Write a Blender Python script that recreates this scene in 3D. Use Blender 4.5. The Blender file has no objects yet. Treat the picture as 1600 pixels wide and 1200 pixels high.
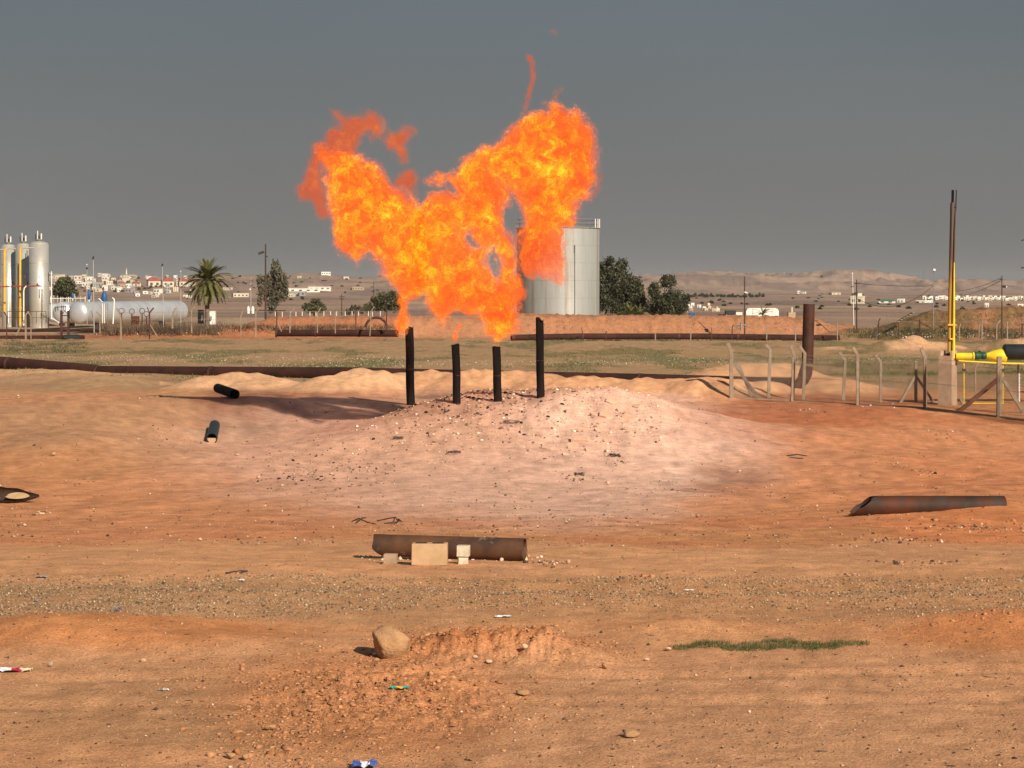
import bpy, math, random
import numpy as np
from mathutils import Vector, Matrix
rnd = random.Random(7)
R = math.radians
SC = bpy.context.scene
COL = SC.collection

# ------------------------------------------------------------------ camera
F = 3465.0            # focal length in pixels of the 1600 wide picture
CZ = 3.0          # eye height above the near ground
HAZE = 7e-5
TILT = math.atan(145.0 / F)
cam = bpy.data.cameras.new('camera'); camo = bpy.data.objects.new('camera', cam); COL.objects.link(camo)
cam.sensor_width = 36.0; cam.lens = 36.0 * F / 1600.0
cam.clip_start = 0.2; cam.clip_end = 30000
camo.location = (0, 0, CZ); camo.rotation_euler = (R(90) - TILT, 0, 0)
SC.camera = camo

# ------------------------------------------------------------------ world, sun, exposure
SUN_EL, SUN_AZ = 29.0, 30.0      # azimuth: degrees to the right of straight behind the camera
SC.view_settings.view_transform = 'Standard'; SC.view_settings.look = 'None'
SC.view_settings.exposure = 0.32; SC.view_settings.gamma = 1.0
SC.view_settings.use_curve_mapping = False
SC.cycles.transparent_max_bounces = 48
SC.cycles.max_bounces = 8
SC.cycles.volume_bounces = 0
world = bpy.data.worlds.new('World'); SC.world = world; world.use_nodes = True
wn = world.node_tree; wn.nodes.clear()
def wnode(t, **k):
    n = wn.nodes.new(t)
    for a, b in k.items(): setattr(n, a, b)
    return n
out = wnode('ShaderNodeOutputWorld'); bg = wnode('ShaderNodeBackground'); bg.inputs[1].default_value = 0.092
sky = wnode('ShaderNodeTexSky', sky_type='NISHITA', sun_disc=False)
sky.sun_elevation = R(SUN_EL); sky.sun_rotation = R(180 - SUN_AZ); sky.dust_density = 4.0; sky.air_density = 1.2
tc = wnode('ShaderNodeTexCoord'); sep = wnode('ShaderNodeSeparateXYZ')
wn.links.new(tc.outputs['Generated'], sep.inputs[0])
ramp = wnode('ShaderNodeValToRGB')                      # smoke-laden air: grey at the horizon, slate blue above
el = ramp.color_ramp.elements
el[0].position = 0.0; el[0].color = (1.60, 1.56, 1.50, 1)
el[1].position = 1.0; el[1].color = (0.90, 1.25, 1.6, 1)
for p, c in ((0.035, (1.58, 1.57, 1.53, 1)), (0.075, (1.44, 1.54, 1.55, 1)), (0.13, (1.18, 1.44, 1.62, 1)), (0.3, (0.95, 1.30, 1.65, 1))):
    e = ramp.color_ramp.elements.new(p); e.color = c
wn.links.new(sep.outputs['Z'], ramp.inputs[0])
nz = wnode('ShaderNodeTexNoise'); nz.inputs['Scale'].default_value = 3.0; nz.inputs['Detail'].default_value = 2.0
mp = wnode('ShaderNodeMapping'); mp.inputs['Scale'].default_value = (1, 1, 3.0)
wn.links.new(tc.outputs['Generated'], mp.inputs[0]); wn.links.new(mp.outputs[0], nz.inputs['Vector'])
mr = wnode('ShaderNodeMapRange'); mr.inputs['To Min'].default_value = 0.94; mr.inputs['To Max'].default_value = 1.06
mr.inputs['From Min'].default_value = 0.3; mr.inputs['From Max'].default_value = 0.7
wn.links.new(nz.outputs[0], mr.inputs[0])
mulc = wnode('ShaderNodeMix', data_type='RGBA', blend_type='MULTIPLY'); mulc.inputs['Factor'].default_value = 1.0
wn.links.new(ramp.outputs[0], mulc.inputs[6]); wn.links.new(mr.outputs[0], mulc.inputs[7])
mix = wnode('ShaderNodeMix', data_type='RGBA'); mix.inputs['Factor'].default_value = 0.985
wn.links.new(sky.outputs[0], mix.inputs[6]); wn.links.new(mulc.outputs[2], mix.inputs[7])
wn.links.new(mix.outputs[2], bg.inputs[0]); wn.links.new(bg.outputs[0], out.inputs[0])

sl = bpy.data.lights.new('sun', 'SUN'); so = bpy.data.objects.new('sun', sl); COL.objects.link(so)
sl.energy = 5.0; sl.angle = R(0.53); sl.color = (1.0, 0.87, 0.72)
sd = Vector((math.sin(R(SUN_AZ)) * math.cos(R(SUN_EL)), -math.cos(R(SUN_AZ)) * math.cos(R(SUN_EL)), math.sin(R(SUN_EL))))
so.rotation_euler = sd.to_track_quat('Z', 'Y').to_euler()

# ------------------------------------------------------------------ picture helpers: a pixel and a real distance give a place
cT, sT = math.cos(TILT), math.sin(TILT)
def ray(px, py):
    a = (px - 800.0) / F; b = (600.0 - py) / F
    y = cT + b * sT
    return a / y, (-sT + b * cT) / y          # x and z per metre of depth
def W(px, py, d):
    a, b = ray(px, py)
    return Vector((a * d, d, CZ + b * d))
def S(px, d): return px * d / F

# ------------------------------------------------------------------ numpy noise
def _perm(seed):
    r = np.random.RandomState(seed); p = r.permutation(256); return np.concatenate([p, p, p])
_P = {}
_G2 = np.array([(math.cos(a), math.sin(a)) for a in np.arange(16) * math.pi / 8])
def perlin2(x, y, seed=0):
    P = _P[seed] if seed in _P else _P.setdefault(seed, _perm(seed + 11))
    xi = np.floor(x).astype(np.int64); yi = np.floor(y).astype(np.int64)
    xf = x - xi; yf = y - yi; xi &= 255; yi &= 255
    u = xf * xf * xf * (xf * (xf * 6 - 15) + 10); v = yf * yf * yf * (yf * (yf * 6 - 15) + 10)
    def g(ix, iy, fx, fy):
        h = P[P[ix & 255] + (iy & 255)] & 15; G = _G2[h]
        return G[..., 0] * fx + G[..., 1] * fy
    a = g(xi, yi, xf, yf); b = g(xi + 1, yi, xf - 1, yf); c = g(xi, yi + 1, xf, yf - 1); d = g(xi + 1, yi + 1, xf - 1, yf - 1)
    return ((a + (b - a) * u) + ((c + (d - c) * u) - (a + (b - a) * u)) * v) * 1.4
def fbm2(x, y, oct=4, seed=0, gain=0.5):
    s = 0.0; a = 1.0; f = 1.0
    for o in range(oct):
        s = s + a * perlin2(x * f, y * f, seed + o); a *= gain; f *= 2.03
    return s
_G3 = np.array([(1,1,0),(-1,1,0),(1,-1,0),(-1,-1,0),(1,0,1),(-1,0,1),(1,0,-1),(-1,0,-1),(0,1,1),(0,-1,1),(0,1,-1),(0,-1,-1),(1,1,0),(-1,1,0),(0,-1,1),(0,-1,-1)], float)
def perlin3(x, y, z, seed=0):
    P = _P[seed] if seed in _P else _P.setdefault(seed, _perm(seed + 11))
    xi = np.floor(x).astype(np.int64); yi = np.floor(y).astype(np.int64); zi = np.floor(z).astype(np.int64)
    xf = x - xi; yf = y - yi; zf = z - zi
    f = lambda t: t * t * t * (t * (t * 6 - 15) + 10)
    u, v, w = f(xf), f(yf), f(zf)
    def g(dx, dy, dz):
        h = P[P[P[(xi + dx) & 255] + ((yi + dy) & 255)] + ((zi + dz) & 255)] & 15; G = _G3[h]
        return G[..., 0] * (xf - dx) + G[..., 1] * (yf - dy) + G[..., 2] * (zf - dz)
    L = lambda a, b, t: a + (b - a) * t
    return L(L(L(g(0,0,0), g(1,0,0), u), L(g(0,1,0), g(1,1,0), u), v), L(L(g(0,0,1), g(1,0,1), u), L(g(0,1,1), g(1,1,1), u), v), w)
def sstep(a, b, x):
    t = np.clip((x - a) / (b - a), 0, 1); return t * t * (3 - 2 * t)

# ------------------------------------------------------------------ mesh building
def link(o, parent=None):
    COL.objects.link(o)
    if parent is not None: o.parent = parent
    return o
def wloc(o):
    v = Vector((0, 0, 0))
    while o is not None: v = v + o.location; o = o.parent
    return v
def tag(o, label=None, cat=None, group=None, kind=None):
    if label: o['label'] = label
    if cat: o['category'] = cat
    if group: o['group'] = group
    if cat and not kind: kind = 'thing'
    if kind: o['kind'] = kind
    return o
def thing(name, loc, label, cat, group=None):
    o = bpy.data.objects.new(name, None); o.location = loc; o.empty_display_size = 0.3
    link(o); return tag(o, label, cat, group)
def mesh_np(name, verts, faces, mats=(), smooth=False, midx=None):
    """verts Nx3, faces list of equal-length index arrays (list of MxK arrays)"""
    me = bpy.data.meshes.new(name); verts = np.asarray(verts, np.float32)
    if not isinstance(faces, list): faces = [faces]
    me.vertices.add(len(verts)); me.vertices.foreach_set('co', verts.ravel())
    loops = np.concatenate([np.asarray(f, np.int32).ravel() for f in faces])
    tot = np.concatenate([np.full(len(f), np.asarray(f).shape[1], np.int32) for f in faces])
    st = np.concatenate([[0], np.cumsum(tot)[:-1]]).astype(np.int32)
    me.loops.add(len(loops)); me.loops.foreach_set('vertex_index', loops)
    me.polygons.add(len(tot)); me.polygons.foreach_set('loop_start', st); me.polygons.foreach_set('loop_total', tot)
    if smooth: me.polygons.foreach_set('use_smooth', np.ones(len(tot), bool))
    if midx is not None: me.polygons.foreach_set('material_index', np.asarray(midx, np.int32))
    me.update(calc_edges=True); me.validate()
    for m in mats: me.materials.append(m)
    return me
class MB:
    """collects shapes given in world coordinates; build() links them as ONE mesh object"""
    def __init__(s): s.v = []; s.f = []; s.sm = []
    def add(s, vs, fs, smooth=False):
        n = len(s.v); s.v += [Vector(v) for v in vs]; s.f += [tuple(i + n for i in f) for f in fs]; s.sm += [smooth] * len(fs); return s
    def box(s, c, size, rot=None):
        hx, hy, hz = size[0] / 2, size[1] / 2, size[2] / 2; c = Vector(c)
        M = rot if rot is not None else Matrix.Identity(3)
        vs = [c + M @ Vector((x * hx, y * hy, z * hz)) for z in (-1, 1) for x, y in ((-1, -1), (1, -1), (1, 1), (-1, 1))]
        return s.add(vs, [(3, 2, 1, 0), (4, 5, 6, 7), (0, 1, 5, 4), (1, 2, 6, 5), (2, 3, 7, 6), (3, 0, 4, 7)])
    def tube(s, pts, r, seg=12, caps=True, smooth=True):
        pts = [Vector(p) for p in pts]; n = len(pts)
        rs = r if isinstance(r, (list, tuple)) else [r] * n
        t0 = (pts[1] - pts[0]).normalized(); up = Vector((0, 0, 1)) if abs(t0.z) < 0.9 else Vector((0, 1, 0))
        a = t0.cross(up).normalized(); vs = []
        for i, p in enumerate(pts):
            t = (pts[min(i + 1, n - 1)] - pts[max(i - 1, 0)])
            t = t.normalized() if t.length > 1e-9 else t0
            a = (a - t * a.dot(t)).normalized(); b = t.cross(a)
            for k in range(seg):
                th = 2 * math.pi * k / seg; vs.append(p + (a * math.cos(th) + b * math.sin(th)) * rs[i])
        fs = [(i * seg + k, i * seg + (k + 1) % seg, (i + 1) * seg + (k + 1) % seg, (i + 1) * seg + k) for i in range(n - 1) for k in range(seg)]
        s.add(vs, fs, smooth)
        if caps: s.add(vs[:seg], [tuple(range(seg))[::-1]]); s.add(vs[-seg:], [tuple(range(seg))])
        return s
    def hollow(s, p0, p1, ro, ri, seg=24, cut0=None, cut1=None, rings=1, dent=None):
        """open-ended pipe; cut0/cut1(theta) -> extra length at that end"""
        p0, p1 = Vector(p0), Vector(p1); t = (p1 - p0).normalized(); L = (p1 - p0).length
        up = Vector((0, 0, 1)) if abs(t.z) < 0.9 else Vector((0, -1, 0))
        a = t.cross(up).normalized(); b = a.cross(t).normalized()      # b points up (or to the camera for upright pipes)
        vs = []; n = rings + 1
        for r in (ro, ri):
            for i in range(n):
                for k in range(seg):
                    th = 2 * math.pi * k / seg
                    c0 = cut0(th) if cut0 else 0; c1 = cut1(th) if cut1 else 0
                    q = c0 + (L + c1 - c0) * i / rings
                    rr = r + (dent(th, q / L) if dent else 0)
                    vs.append(p0 + t * q + (a * math.cos(th) + b * math.sin(th)) * rr)
        o = n * seg; fs = []
        for i in range(rings):
            for k in range(seg):
                k2 = (k + 1) % seg
                fs.append((i * seg + k, (i + 1) * seg + k, (i + 1) * seg + k2, i * seg + k2))
                fs.append((o + i * seg + k, o + i * seg + k2, o + (i + 1) * seg + k2, o + (i + 1) * seg + k))
        s.add(vs, fs, True); m = []
        for k in range(seg):
            k2 = (k + 1) % seg
            m.append((k, k2, o + k2, o + k)); q = rings * seg
            m.append((q + k, o + q + k, o + q + k2, q + k2))
        return s.add(vs, m)
    def lathe(s, base, prof, seg=24, smooth=True, axis=None):
        base = Vector(base); ax = Vector(axis).normalized() if axis is not None else Vector((0, 0, 1))
        a = ax.cross(Vector((0, 1, 0)) if abs(ax.y) < 0.9 else Vector((0, 0, 1))).normalized(); b = ax.cross(a); vs = []
        for r, z in prof:
            for k in range(seg):
                th = 2 * math.pi * k / seg; vs.append(base + ax * z + (a * math.cos(th) + b * math.sin(th)) * max(r, 1e-4))
        fs = [(i * seg + k, i * seg + (k + 1) % seg, (i + 1) * seg + (k + 1) % seg, (i + 1) * seg + k) for i in range(len(prof) - 1) for k in range(seg)]
        return s.add(vs, fs, smooth)
    def build(s, name, mat, parent=None, loc=None, **t):
        base = wloc(parent) if parent is not None else (Vector(loc) if loc is not None else s.v[0].copy())
        me = bpy.data.meshes.new(name); me.from_pydata([tuple(v - base) for v in s.v], [], s.f)
        me.polygons.foreach_set('use_smooth', s.sm); me.update()
        if mat: me.materials.append(mat)
        o = bpy.data.objects.new(name, me); link(o, parent)
        if parent is None: o.location = base
        return tag(o, **t) if t else o

# ------------------------------------------------------------------ materials
def new_mat(name):
    m = bpy.data.materials.new(name); m.use_nodes = True; nt = m.node_tree
    return m, nt, nt.nodes['Principled BSDF']
def N(nt, t, **k):
    n = nt.nodes.new(t)
    for a, b in k.items(): setattr(n, a, b)
    return n
def noise_fac(nt, scale, detail=5, rough=0.6, stretch=(1, 1, 1), coord='Object', off=0):
    t = N(nt, 'ShaderNodeTexCoord'); m = N(nt, 'ShaderNodeMapping'); m.inputs['Scale'].default_value = stretch; m.inputs['Location'].default_value = (off, off * .7, off * .3)
    n = N(nt, 'ShaderNodeTexNoise'); n.inputs['Scale'].default_value = scale; n.inputs['Detail'].default_value = detail; n.inputs['Roughness'].default_value = rough
    if coord == 'POS': t = N(nt, 'ShaderNodeNewGeometry'); coord = 'Position'
    nt.links.new(t.outputs[coord], m.inputs[0]); nt.links.new(m.outputs[0], n.inputs['Vector']); return n.outputs[0]
def ramp_of(nt, fac, stops):
    r = N(nt, 'ShaderNodeValToRGB'); e = r.color_ramp.elements
    e[0].position, e[0].color = stops[0][0], (*stops[0][1], 1); e[1].position, e[1].color = stops[-1][0], (*stops[-1][1], 1)
    for p, c in stops[1:-1]: q = e.new(p); q.color = (*c, 1)
    nt.links.new(fac, r.inputs[0]); return r.outputs[0]
def mixc(nt, fac, a, b, blend='MIX'):
    m = N(nt, 'ShaderNodeMix', data_type='RGBA', blend_type=blend)
    for i, v in ((0, fac), (6, a), (7, b)):
        if hasattr(v, 'links'): nt.links.new(v, m.inputs[i])
        elif isinstance(v, (int, float)): m.inputs[i].default_value = v
        else: m.inputs[i].default_value = (*v, 1)
    return m.outputs[2]
def bump(nt, bsdf, h, strength=0.3, dist=0.02):
    b = N(nt, 'ShaderNodeBump'); b.inputs['Strength'].default_value = strength; b.inputs['Distance'].default_value = dist
    nt.links.new(h, b.inputs['Height']); nt.links.new(b.outputs[0], bsdf.inputs['Normal'])
def pm(name, c, c2=None, rough=0.7, metal=0.0, scale=4, stretch=(1, 1, 1), lo=0.35, hi=0.65, bs=0.2, bd=0.01, spots=None, coord='Object'):
    m, nt, b = new_mat(name); c2 = c2 or tuple(x * 0.7 for x in c)
    f = noise_fac(nt, scale, stretch=stretch, coord=coord); col = ramp_of(nt, f, [(lo, c), (hi, c2)])
    if spots:
        f2 = noise_fac(nt, spots[0], stretch=spots[3] if len(spots) > 3 else (1, 1, 1), coord=coord, off=5); k = ramp_of(nt, f2, [(spots[2], (0, 0, 0)), (spots[2] + 0.12, (1, 1, 1))])
        col = mixc(nt, k, col, spots[1])
    nt.links.new(col, b.inputs['Base Color']); b.inputs['Roughness'].default_value = rough; b.inputs['Metallic'].default_value = metal
    b.inputs['Specular IOR Level'].default_value = 0.3 if rough < .8 else 0.12
    if bs: bump(nt, b, noise_fac(nt, scale * 6, stretch=stretch, coord=coord), bs, bd)
    return m
M = {}
M['soot'] = pm('soot_steel', (.005, .004, .004), (.016, .009, .008), .85, 0, 3, (1, 1, .25), spots=(2.2, (.045, .014, .009), .56, (1, 1, .3)))
M['rust'] = pm('rusty_steel', (.085, .034, .022), (.15, .055, .028), .8, 0, 3, spots=(6, (.045, .022, .018), .55))
M['rust_dark'] = pm('dark_rusty_steel', (.045, .020, .016), (.10, .038, .024), .75, .1, 2, spots=(3, (.02, .013, .013), .55))
M['rust_red'] = pm('red_rusty_pipe', (.065, .026, .020), (.038, .017, .014), .85, 0, .8, spots=(1.5, (.022, .013, .012), .58))
M['pipe_brown'] = pm('brown_weathered_pipe', (.13, .058, .026), (.052, .027, .018), .65, 0, 2.8, (1, 1, 1), spots=(4.5, (.19, .15, .12), .60))
M['pipe_burnt'] = pm('burnt_orange_pipe', (.085, .024, .008), (.028, .015, .010), .7, 0, 2.2, spots=(3.2, (.035, .028, .025), .52))
M['concrete'] = pm('weathered_concrete', (.42, .31, .21), (.30, .215, .14), .9, 0, 5, spots=(14, (.2, .14, .1), .62))
M['concrete_pale'] = pm('pale_concrete', (.52, .35, .20), (.42, .28, .155), .9, 0, 7)
M['concrete_white'] = pm('white_block', (.66, .58, .44), (.46, .38, .28), .9, 0, 14)
M['post'] = pm('fence_concrete', (.31, .245, .18), (.21, .16, .12), .9, 0, 3, spots=(4, (.13, .08, .05), .62))
M['post_pink'] = pm('pink_concrete', (.47, .34, .24), (.36, .25, .17), .9, 0, 3)
M['silver'] = pm('aluminium_paint', (.64, .62, .55), (.54, .52, .46), .42, .55, .8, bs=.05)
M['silver_blue'] = pm('grey_vessel_paint', (.66, .68, .70), (.52, .55, .58), .4, .5, .6, bs=.05, spots=(2, (.36, .33, .29), .66))
M['white'] = pm('white_paint', (.78, .77, .72), (.68, .66, .6), .6, 0, 3, bs=.05)
M['yellow'] = pm('yellow_paint', (.84, .64, .02), (.66, .48, .03), .45, 0, 3, bs=.03)
M['mustard'] = pm('mustard_pipe_paint', (.80, .46, .05), (.68, .38, .04), .5, 0, 2, bs=.03)
M['black'] = pm('black_coating', (.022, .028, .032), (.014, .018, .02), .45, 0, 2, bs=.05)
M['green'] = pm('green_valve_paint', (.025, .10, .045), (.015, .055, .03), .5, .1, 8)
M['blue'] = pm('blue_paint', (.02, .11, .30), (.02, .07, .2), .5, 0, 5)
M['redpipe'] = pm('red_paint', (.38, .06, .05), (.26, .045, .04), .6, 0, 5)
M['grey_steel'] = pm('grey_steel', (.30, .29, .27), (.2, .19, .18), .6, .3, 3)
M['dark'] = pm('dark_metal', (.03, .026, .024), (.05, .04, .035), .7, 0, 3)
M['wood'] = pm('brown_pole', (.085, .055, .04), (.05, .034, .026), .85, 0, 2, (1, 1, .2))
M['cable'] = pm('cable_black', (.03, .028, .028), None, .6)
M['wire'] = pm('galvanised_wire', (.40, .34, .26), (.24, .17, .12), .7, .2, 3, bs=0)
M['bark'] = pm('bark', (.22, .17, .13), (.12, .09, .07), .9, 0, 6, (1, 1, .3))
M['bark_pale'] = pm('pale_bark', (.42, .36, .29), (.25, .2, .16), .9, 0, 6, (1, 1, .3))
def leafmat(name, a, b, sc=.6):
    m, nt, bs = new_mat(name)
    col = ramp_of(nt, noise_fac(nt, sc, 6, .75), [(.35, a), (.65, b)])
    nt.links.new(col, bs.inputs['Base Color']); bs.inputs['Roughness'].default_value = .6
    tr = N(nt, 'ShaderNodeBsdfTranslucent'); nt.links.new(col, tr.inputs[0])
    mx = N(nt, 'ShaderNodeMixShader'); mx.inputs[0].default_value = .18
    nt.links.new(bs.outputs[0], mx.inputs[1]); nt.links.new(tr.outputs[0], mx.inputs[2])
    nt.links.new(mx.outputs[0], nt.nodes['Material Output'].inputs['Surface']); return m
M['leaf_dark'] = leafmat('dark_foliage', (.035, .042, .018), (.085, .085, .04))
M['leaf_olive'] = leafmat('olive_foliage', (.06, .065, .025), (.13, .125, .055))
M['leaf_grey'] = leafmat('grey_green_foliage', (.075, .072, .042), (.15, .135, .085))
M['frond'] = leafmat('palm_frond', (.085, .09, .02), (.17, .16, .05))
M['dry'] = leafmat('dry_scrub', (.11, .075, .045), (.19, .13, .075))
# ------------------------------------------------------------------ the land
_bd = np.array([-1e5, 0, 24, 32, 42, 55, 62, 72, 85, 230, 700, 1450, 2000, 2400, 3200, 4800, 30000.])
_bz = np.array([0, 0, 0, -.45, -1.15, -1.85, -1.95, -1.75, -1.6, -1.6, -1.6, -1.8, -1.0, 0, 4.0, 8.0, 8.0])
# far ridge: picture column -> row of its crest
_rx = np.array([-4000, -900, -200, 0, 90, 140, 200, 260, 300, 345, 400, 470, 510, 560, 600, 760, 960, 1010, 1030, 1055, 1075, 1110, 1170, 1200, 1245, 1285, 1300, 1325, 1345, 1380, 1430, 1475, 1500, 1530, 1570, 1640, 1900, 2600, 6000.])
_ry = np.array([440, 436, 434, 434, 431, 432, 431, 434, 430, 427, 429, 426, 427, 434, 431, 433, 440, 438, 436, 431, 427.5, 426, 427, 429, 432, 432, 429, 429, 433, 436, 443, 449, 445, 449, 454, 452, 445, 430, 440.])
def col_of(x, y): return 800.0 + F * x / np.maximum(y, 1.0)
def base_z(y): return np.interp(y, _bd, _bz)
# soil heaps: (column, row of top, distance, half width m, half depth m)
HEAPS = [(572, 576, 100, 2.3, 2.4), (520, 588, 99, 1.9, 2.4), (625, 583, 101, 1.6, 2.2), (675, 579, 101, 2.3, 2.2), (752, 577.5, 100, 2.6, 2.4), (808, 579, 100, 2.4, 2.4), (850, 584, 99, 1.9, 2.4), (905, 589, 98, 2.6, 2.2), (960, 590.5, 98, 2.4, 2.2),
         (1010, 592, 97, 2.3, 2.0), (1060, 592.5, 97, 2.1, 2.0), (1105, 589, 96, 2.0, 2.0), (1145, 593, 98, 1.6, 2.), (1195, 596, 98, 1.8, 1.6), (375, 583, 104, 2.6, 2.6), (420, 592, 102, 2.2, 2.4), (330, 588, 103, 1.8, 2.6), (20, 577, 118, 5.5, 3.0), (90, 583, 112, 3.5, 3.0), (160, 588, 109, 2.5, 3.),
         (1170, 568, 112, 3.2, 3.), (1215, 569, 114, 2.4, 3.), (1290, 590, 103, 2.4, 2.6), (1310, 600, 100, 1.6, 1.8),
         (1425, 525, 170, 1.7, 2.2), (1400, 532, 168, 2.8, 3), (1450, 533, 170, 3.0, 3.), (1590, 528, 160, 3.0, 3), (1350, 540, 175, 3.2, 4.), (1640, 530, 165, 3, 3)]
_hp = []
for (px, py, d, rx, ry) in HEAPS:
    w = W(px, py, d); _hp.append((w.x, d, w.z - float(base_z(d)), rx, ry))
MOUND = [(-1.9, 76.0, .78, 3.2, 4.8), (1.2, 75.5, .72, 4.2, 5.6), (3.6, 73.5, .45, 2.4, 4.4), (5.0, 75.0, .40, 3.6, 5.4), (-.3, 69.0, .32, 8.5, 7.5)]
def ridge(x, y, p, q, half, h):
    """straight bank from p to q; half = half width at the foot; h(t) its height"""
    px, py = p; qx, qy = q; dx, dy = qx - px, qy - py; L = math.hypot(dx, dy)
    t = ((x - px) * dx + (y - py) * dy) / L; s = np.abs(-(x - px) * dy + (y - py) * dx) / L
    e = np.maximum(np.maximum(-t, t - L), 0); s = np.sqrt(s * s + e * e)
    return h(np.clip(t, 0, L)) * (1 - sstep(half * .25, half, s))
def H(x, y, fine=True):
    x = np.asarray(x, float); y = np.asarray(y, float)
    z = base_z(y); d = np.maximum(y, 1.0)
    near = 1 - sstep(100, 260, d)
    for (cx, cy, h, rx, ry) in MOUND:
        ry2 = np.where(y < cy, ry * 1.7, ry * .75)
        z = z + h * np.exp(-((x - cx) / rx) ** 2 - ((y - cy) / ry2) ** 2)
    hz = np.zeros_like(z)
    for (cx, cy, h, rx, ry) in _hp:
        hz = np.maximum(hz, h * np.exp(-(np.abs((x - cx) / rx)) ** 2.4 - (np.abs((y - cy) / ry)) ** 2))
    z = z + hz * (1 + .12 * perlin2(x * .9, y * .9, 40) + .07 * perlin2(x * 2.3, y * 2.3, 41))
    # low swells, rougher and larger between 28 and 95 m
    amp = .03 + .13 * sstep(26, 48, d) * (1 - sstep(82, 100, d)) + .05 * sstep(100, 140, d) * (1 - sstep(180, 230, d))
    z = z + amp * fbm2(x * .16, y * .10, 3, 3) * near + sstep(26, 34, d) * (1 - sstep(88, 100, d)) * .022 * fbm2(x * .9 + .3 * y, y * .6, 4, 6, .6)
    # hollow on the left beside the mound, bank on the right
    z = z - .55 * np.exp(-((x + 8.6) / 3.2) ** 2 - ((y - 76) / 8.) ** 2) + .35 * np.exp(-((x + 13.2) / 2.6) ** 2 - ((y - 66) / 7.) ** 2) + .30 * np.exp(-((x + 9.5) / 2.0) ** 2 - ((y - 88) / 3.) ** 2)
    z = z + sstep(52, 60, d) * (1 - sstep(78, 86, d)) * np.exp(-((x - .5) / 7) ** 4) * .05 * fbm2(x * 1.1, y * .35, 3, 15)
    z = z + .55 * np.exp(-((x + 16.0) / 5.5) ** 2 - ((y - 84) / 10.) ** 2)
    z = z + .30 * np.exp(-((x - 12.5) / 4.0) ** 2 - ((y - 58) / 7.) ** 2) + .30 * np.exp(-((x - 9.4) / 2.4) ** 2 - ((y - 40) / 4.) ** 2)
    # near features
    z = z + .13 * np.exp(-((x + 3.9) / 1.0) ** 2 - ((y - 19.3) / .8) ** 2) + .07 * np.exp(-((x + 2.3) / 1.0) ** 2 - ((y - 18.6) / .5) ** 2)
    z = z + .15 * np.exp(-((x - 4.9) / 1.5) ** 2 - ((y - 19.8) / .7) ** 2) + .09 * np.exp(-((x - 1.5) / .5) ** 2 - ((y - 19.6) / .35) ** 2)
    z = z + .19 * np.exp(-((x + .12) / .66) ** 2 - ((y - 18.3) / .42) ** 2) + .09 * np.exp(-((x - .35) / .4) ** 2 - ((y - 18.0) / .3) ** 2)
    z = z + .05 * np.exp(-((x + 1.1) / .9) ** 2 - ((y - 16.4) / 1.3) ** 2)
    # wheel ruts running across the near ground
    for (y0, sl, w, dp, s) in ((17.2, .05, .16, .02, 5), (16.1, .04, .16, .016, 6), (22.3, -.03, .3, .018, 7), (24.2, -.02, .3, .018, 8)):
        c = y - (y0 + sl * x + .25 * perlin2(x * .3, x * 0 + s, s)); z = z - dp * np.exp(-(c / w) ** 2) + dp * .5 * np.exp(-((np.abs(c) - w * 1.6) / (w * .7)) ** 2)
    # banks of earth beyond the field
    bn = 1 + .07 * fbm2(x * .35, y * .35, 3, 21) + .09 * np.abs(perlin2(x * 1.4, y * .25, 25)) + .04 * perlin2(x * 3.5, y * 1.2, 26)
    def hh(z0, *tab):
        tx = np.array([a for a, b in tab]); tz = np.array([b for a, b in tab]); return lambda t: np.interp(t, tx, tz)
    bk = ridge(x, y, (1.5, 224), (32.0, 224), 6.5, hh(0, (0, 2.15), (6, 2.1), (19, 2.05), (24, 2.0), (29, 1.7), (30.5, 1.2)))
    for q in (ridge(x, y, (-27.0, 224), (-11., 222), 6.0, hh(0, (0, 1.1), (3, 1.9), (9, 2.0), (16, 2.05))),
              ridge(x, y, (-12.0, 222), (3, 224), 5.5, hh(0, (0, 2.0), (8, 1.8), (15, 2.1))),
              ridge(x, y, (35.8, 218), (75, 214), 8.0, hh(0, (0, .9), (5, 2.5), (14, 3.0), (20, 2.7), (40, 3.0))),
              .8 * ridge(x, y, (-38.0, 222), (-33., 222), 4.0, hh(0, (0, .8), (5, .9)))): bk = np.maximum(bk, q)
    z = z + bk * bn
    z = z + 1.1 * ridge(x, y, (-75, 300), (-28, 300), 9.0, hh(0, (0, 1), (10, 1))) + 1.0 * ridge(x, y, (-27, 330), (-3, 330), 12, hh(0, (0, 1), (10, 1)))
    # plain and hills
    far = sstep(330, 900, d)
    z = z + far * (1.2 * fbm2(x * .006, y * .004, 4, 31))
    c = col_of(x, y); top = np.interp(c, _rx, _ry) + 1.0 * perlin2(c * .05, c * 0 + 2.5, 9) + .6 * perlin2(c * .16, c * 0 + 7.5, 19)
    left = 1 - sstep(640, 900, c); d1 = 3000 + 1200 * (1 - left); d0 = 1900 + 600 * (1 - left)
    hz = CZ + (455 - top) / F * d1
    rise = np.clip((d - d0) / (d1 - d0), 0, 1)
    er = fbm2(x * .0042, y * .0022, 5, 50); er2 = 1 - np.abs(perlin2(x * .006 + er * .5, y * .003, 61)) * 2
    prof = rise ** (1.25)
    er3 = 1 - np.abs(perlin2(x * .0125 + er * 1.2, y * .0075, 62)) * 2.2; rel = (7.0 * er + 6 * er2 + 13 * er3) * np.sin(np.pi * np.clip(rise, 0, 1)) * (.35 + .65 * (1 - left))
    hill = hz * prof + rel + np.where(d > d1, (1 - sstep(d1, d1 * 1.5, d)) * 0 - (d - d1) * .012, 0)
    z = np.where(d > d0, np.maximum(z * (1 - sstep(0, .2, rise)) + hill * sstep(0, .2, rise), -8), z)
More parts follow.
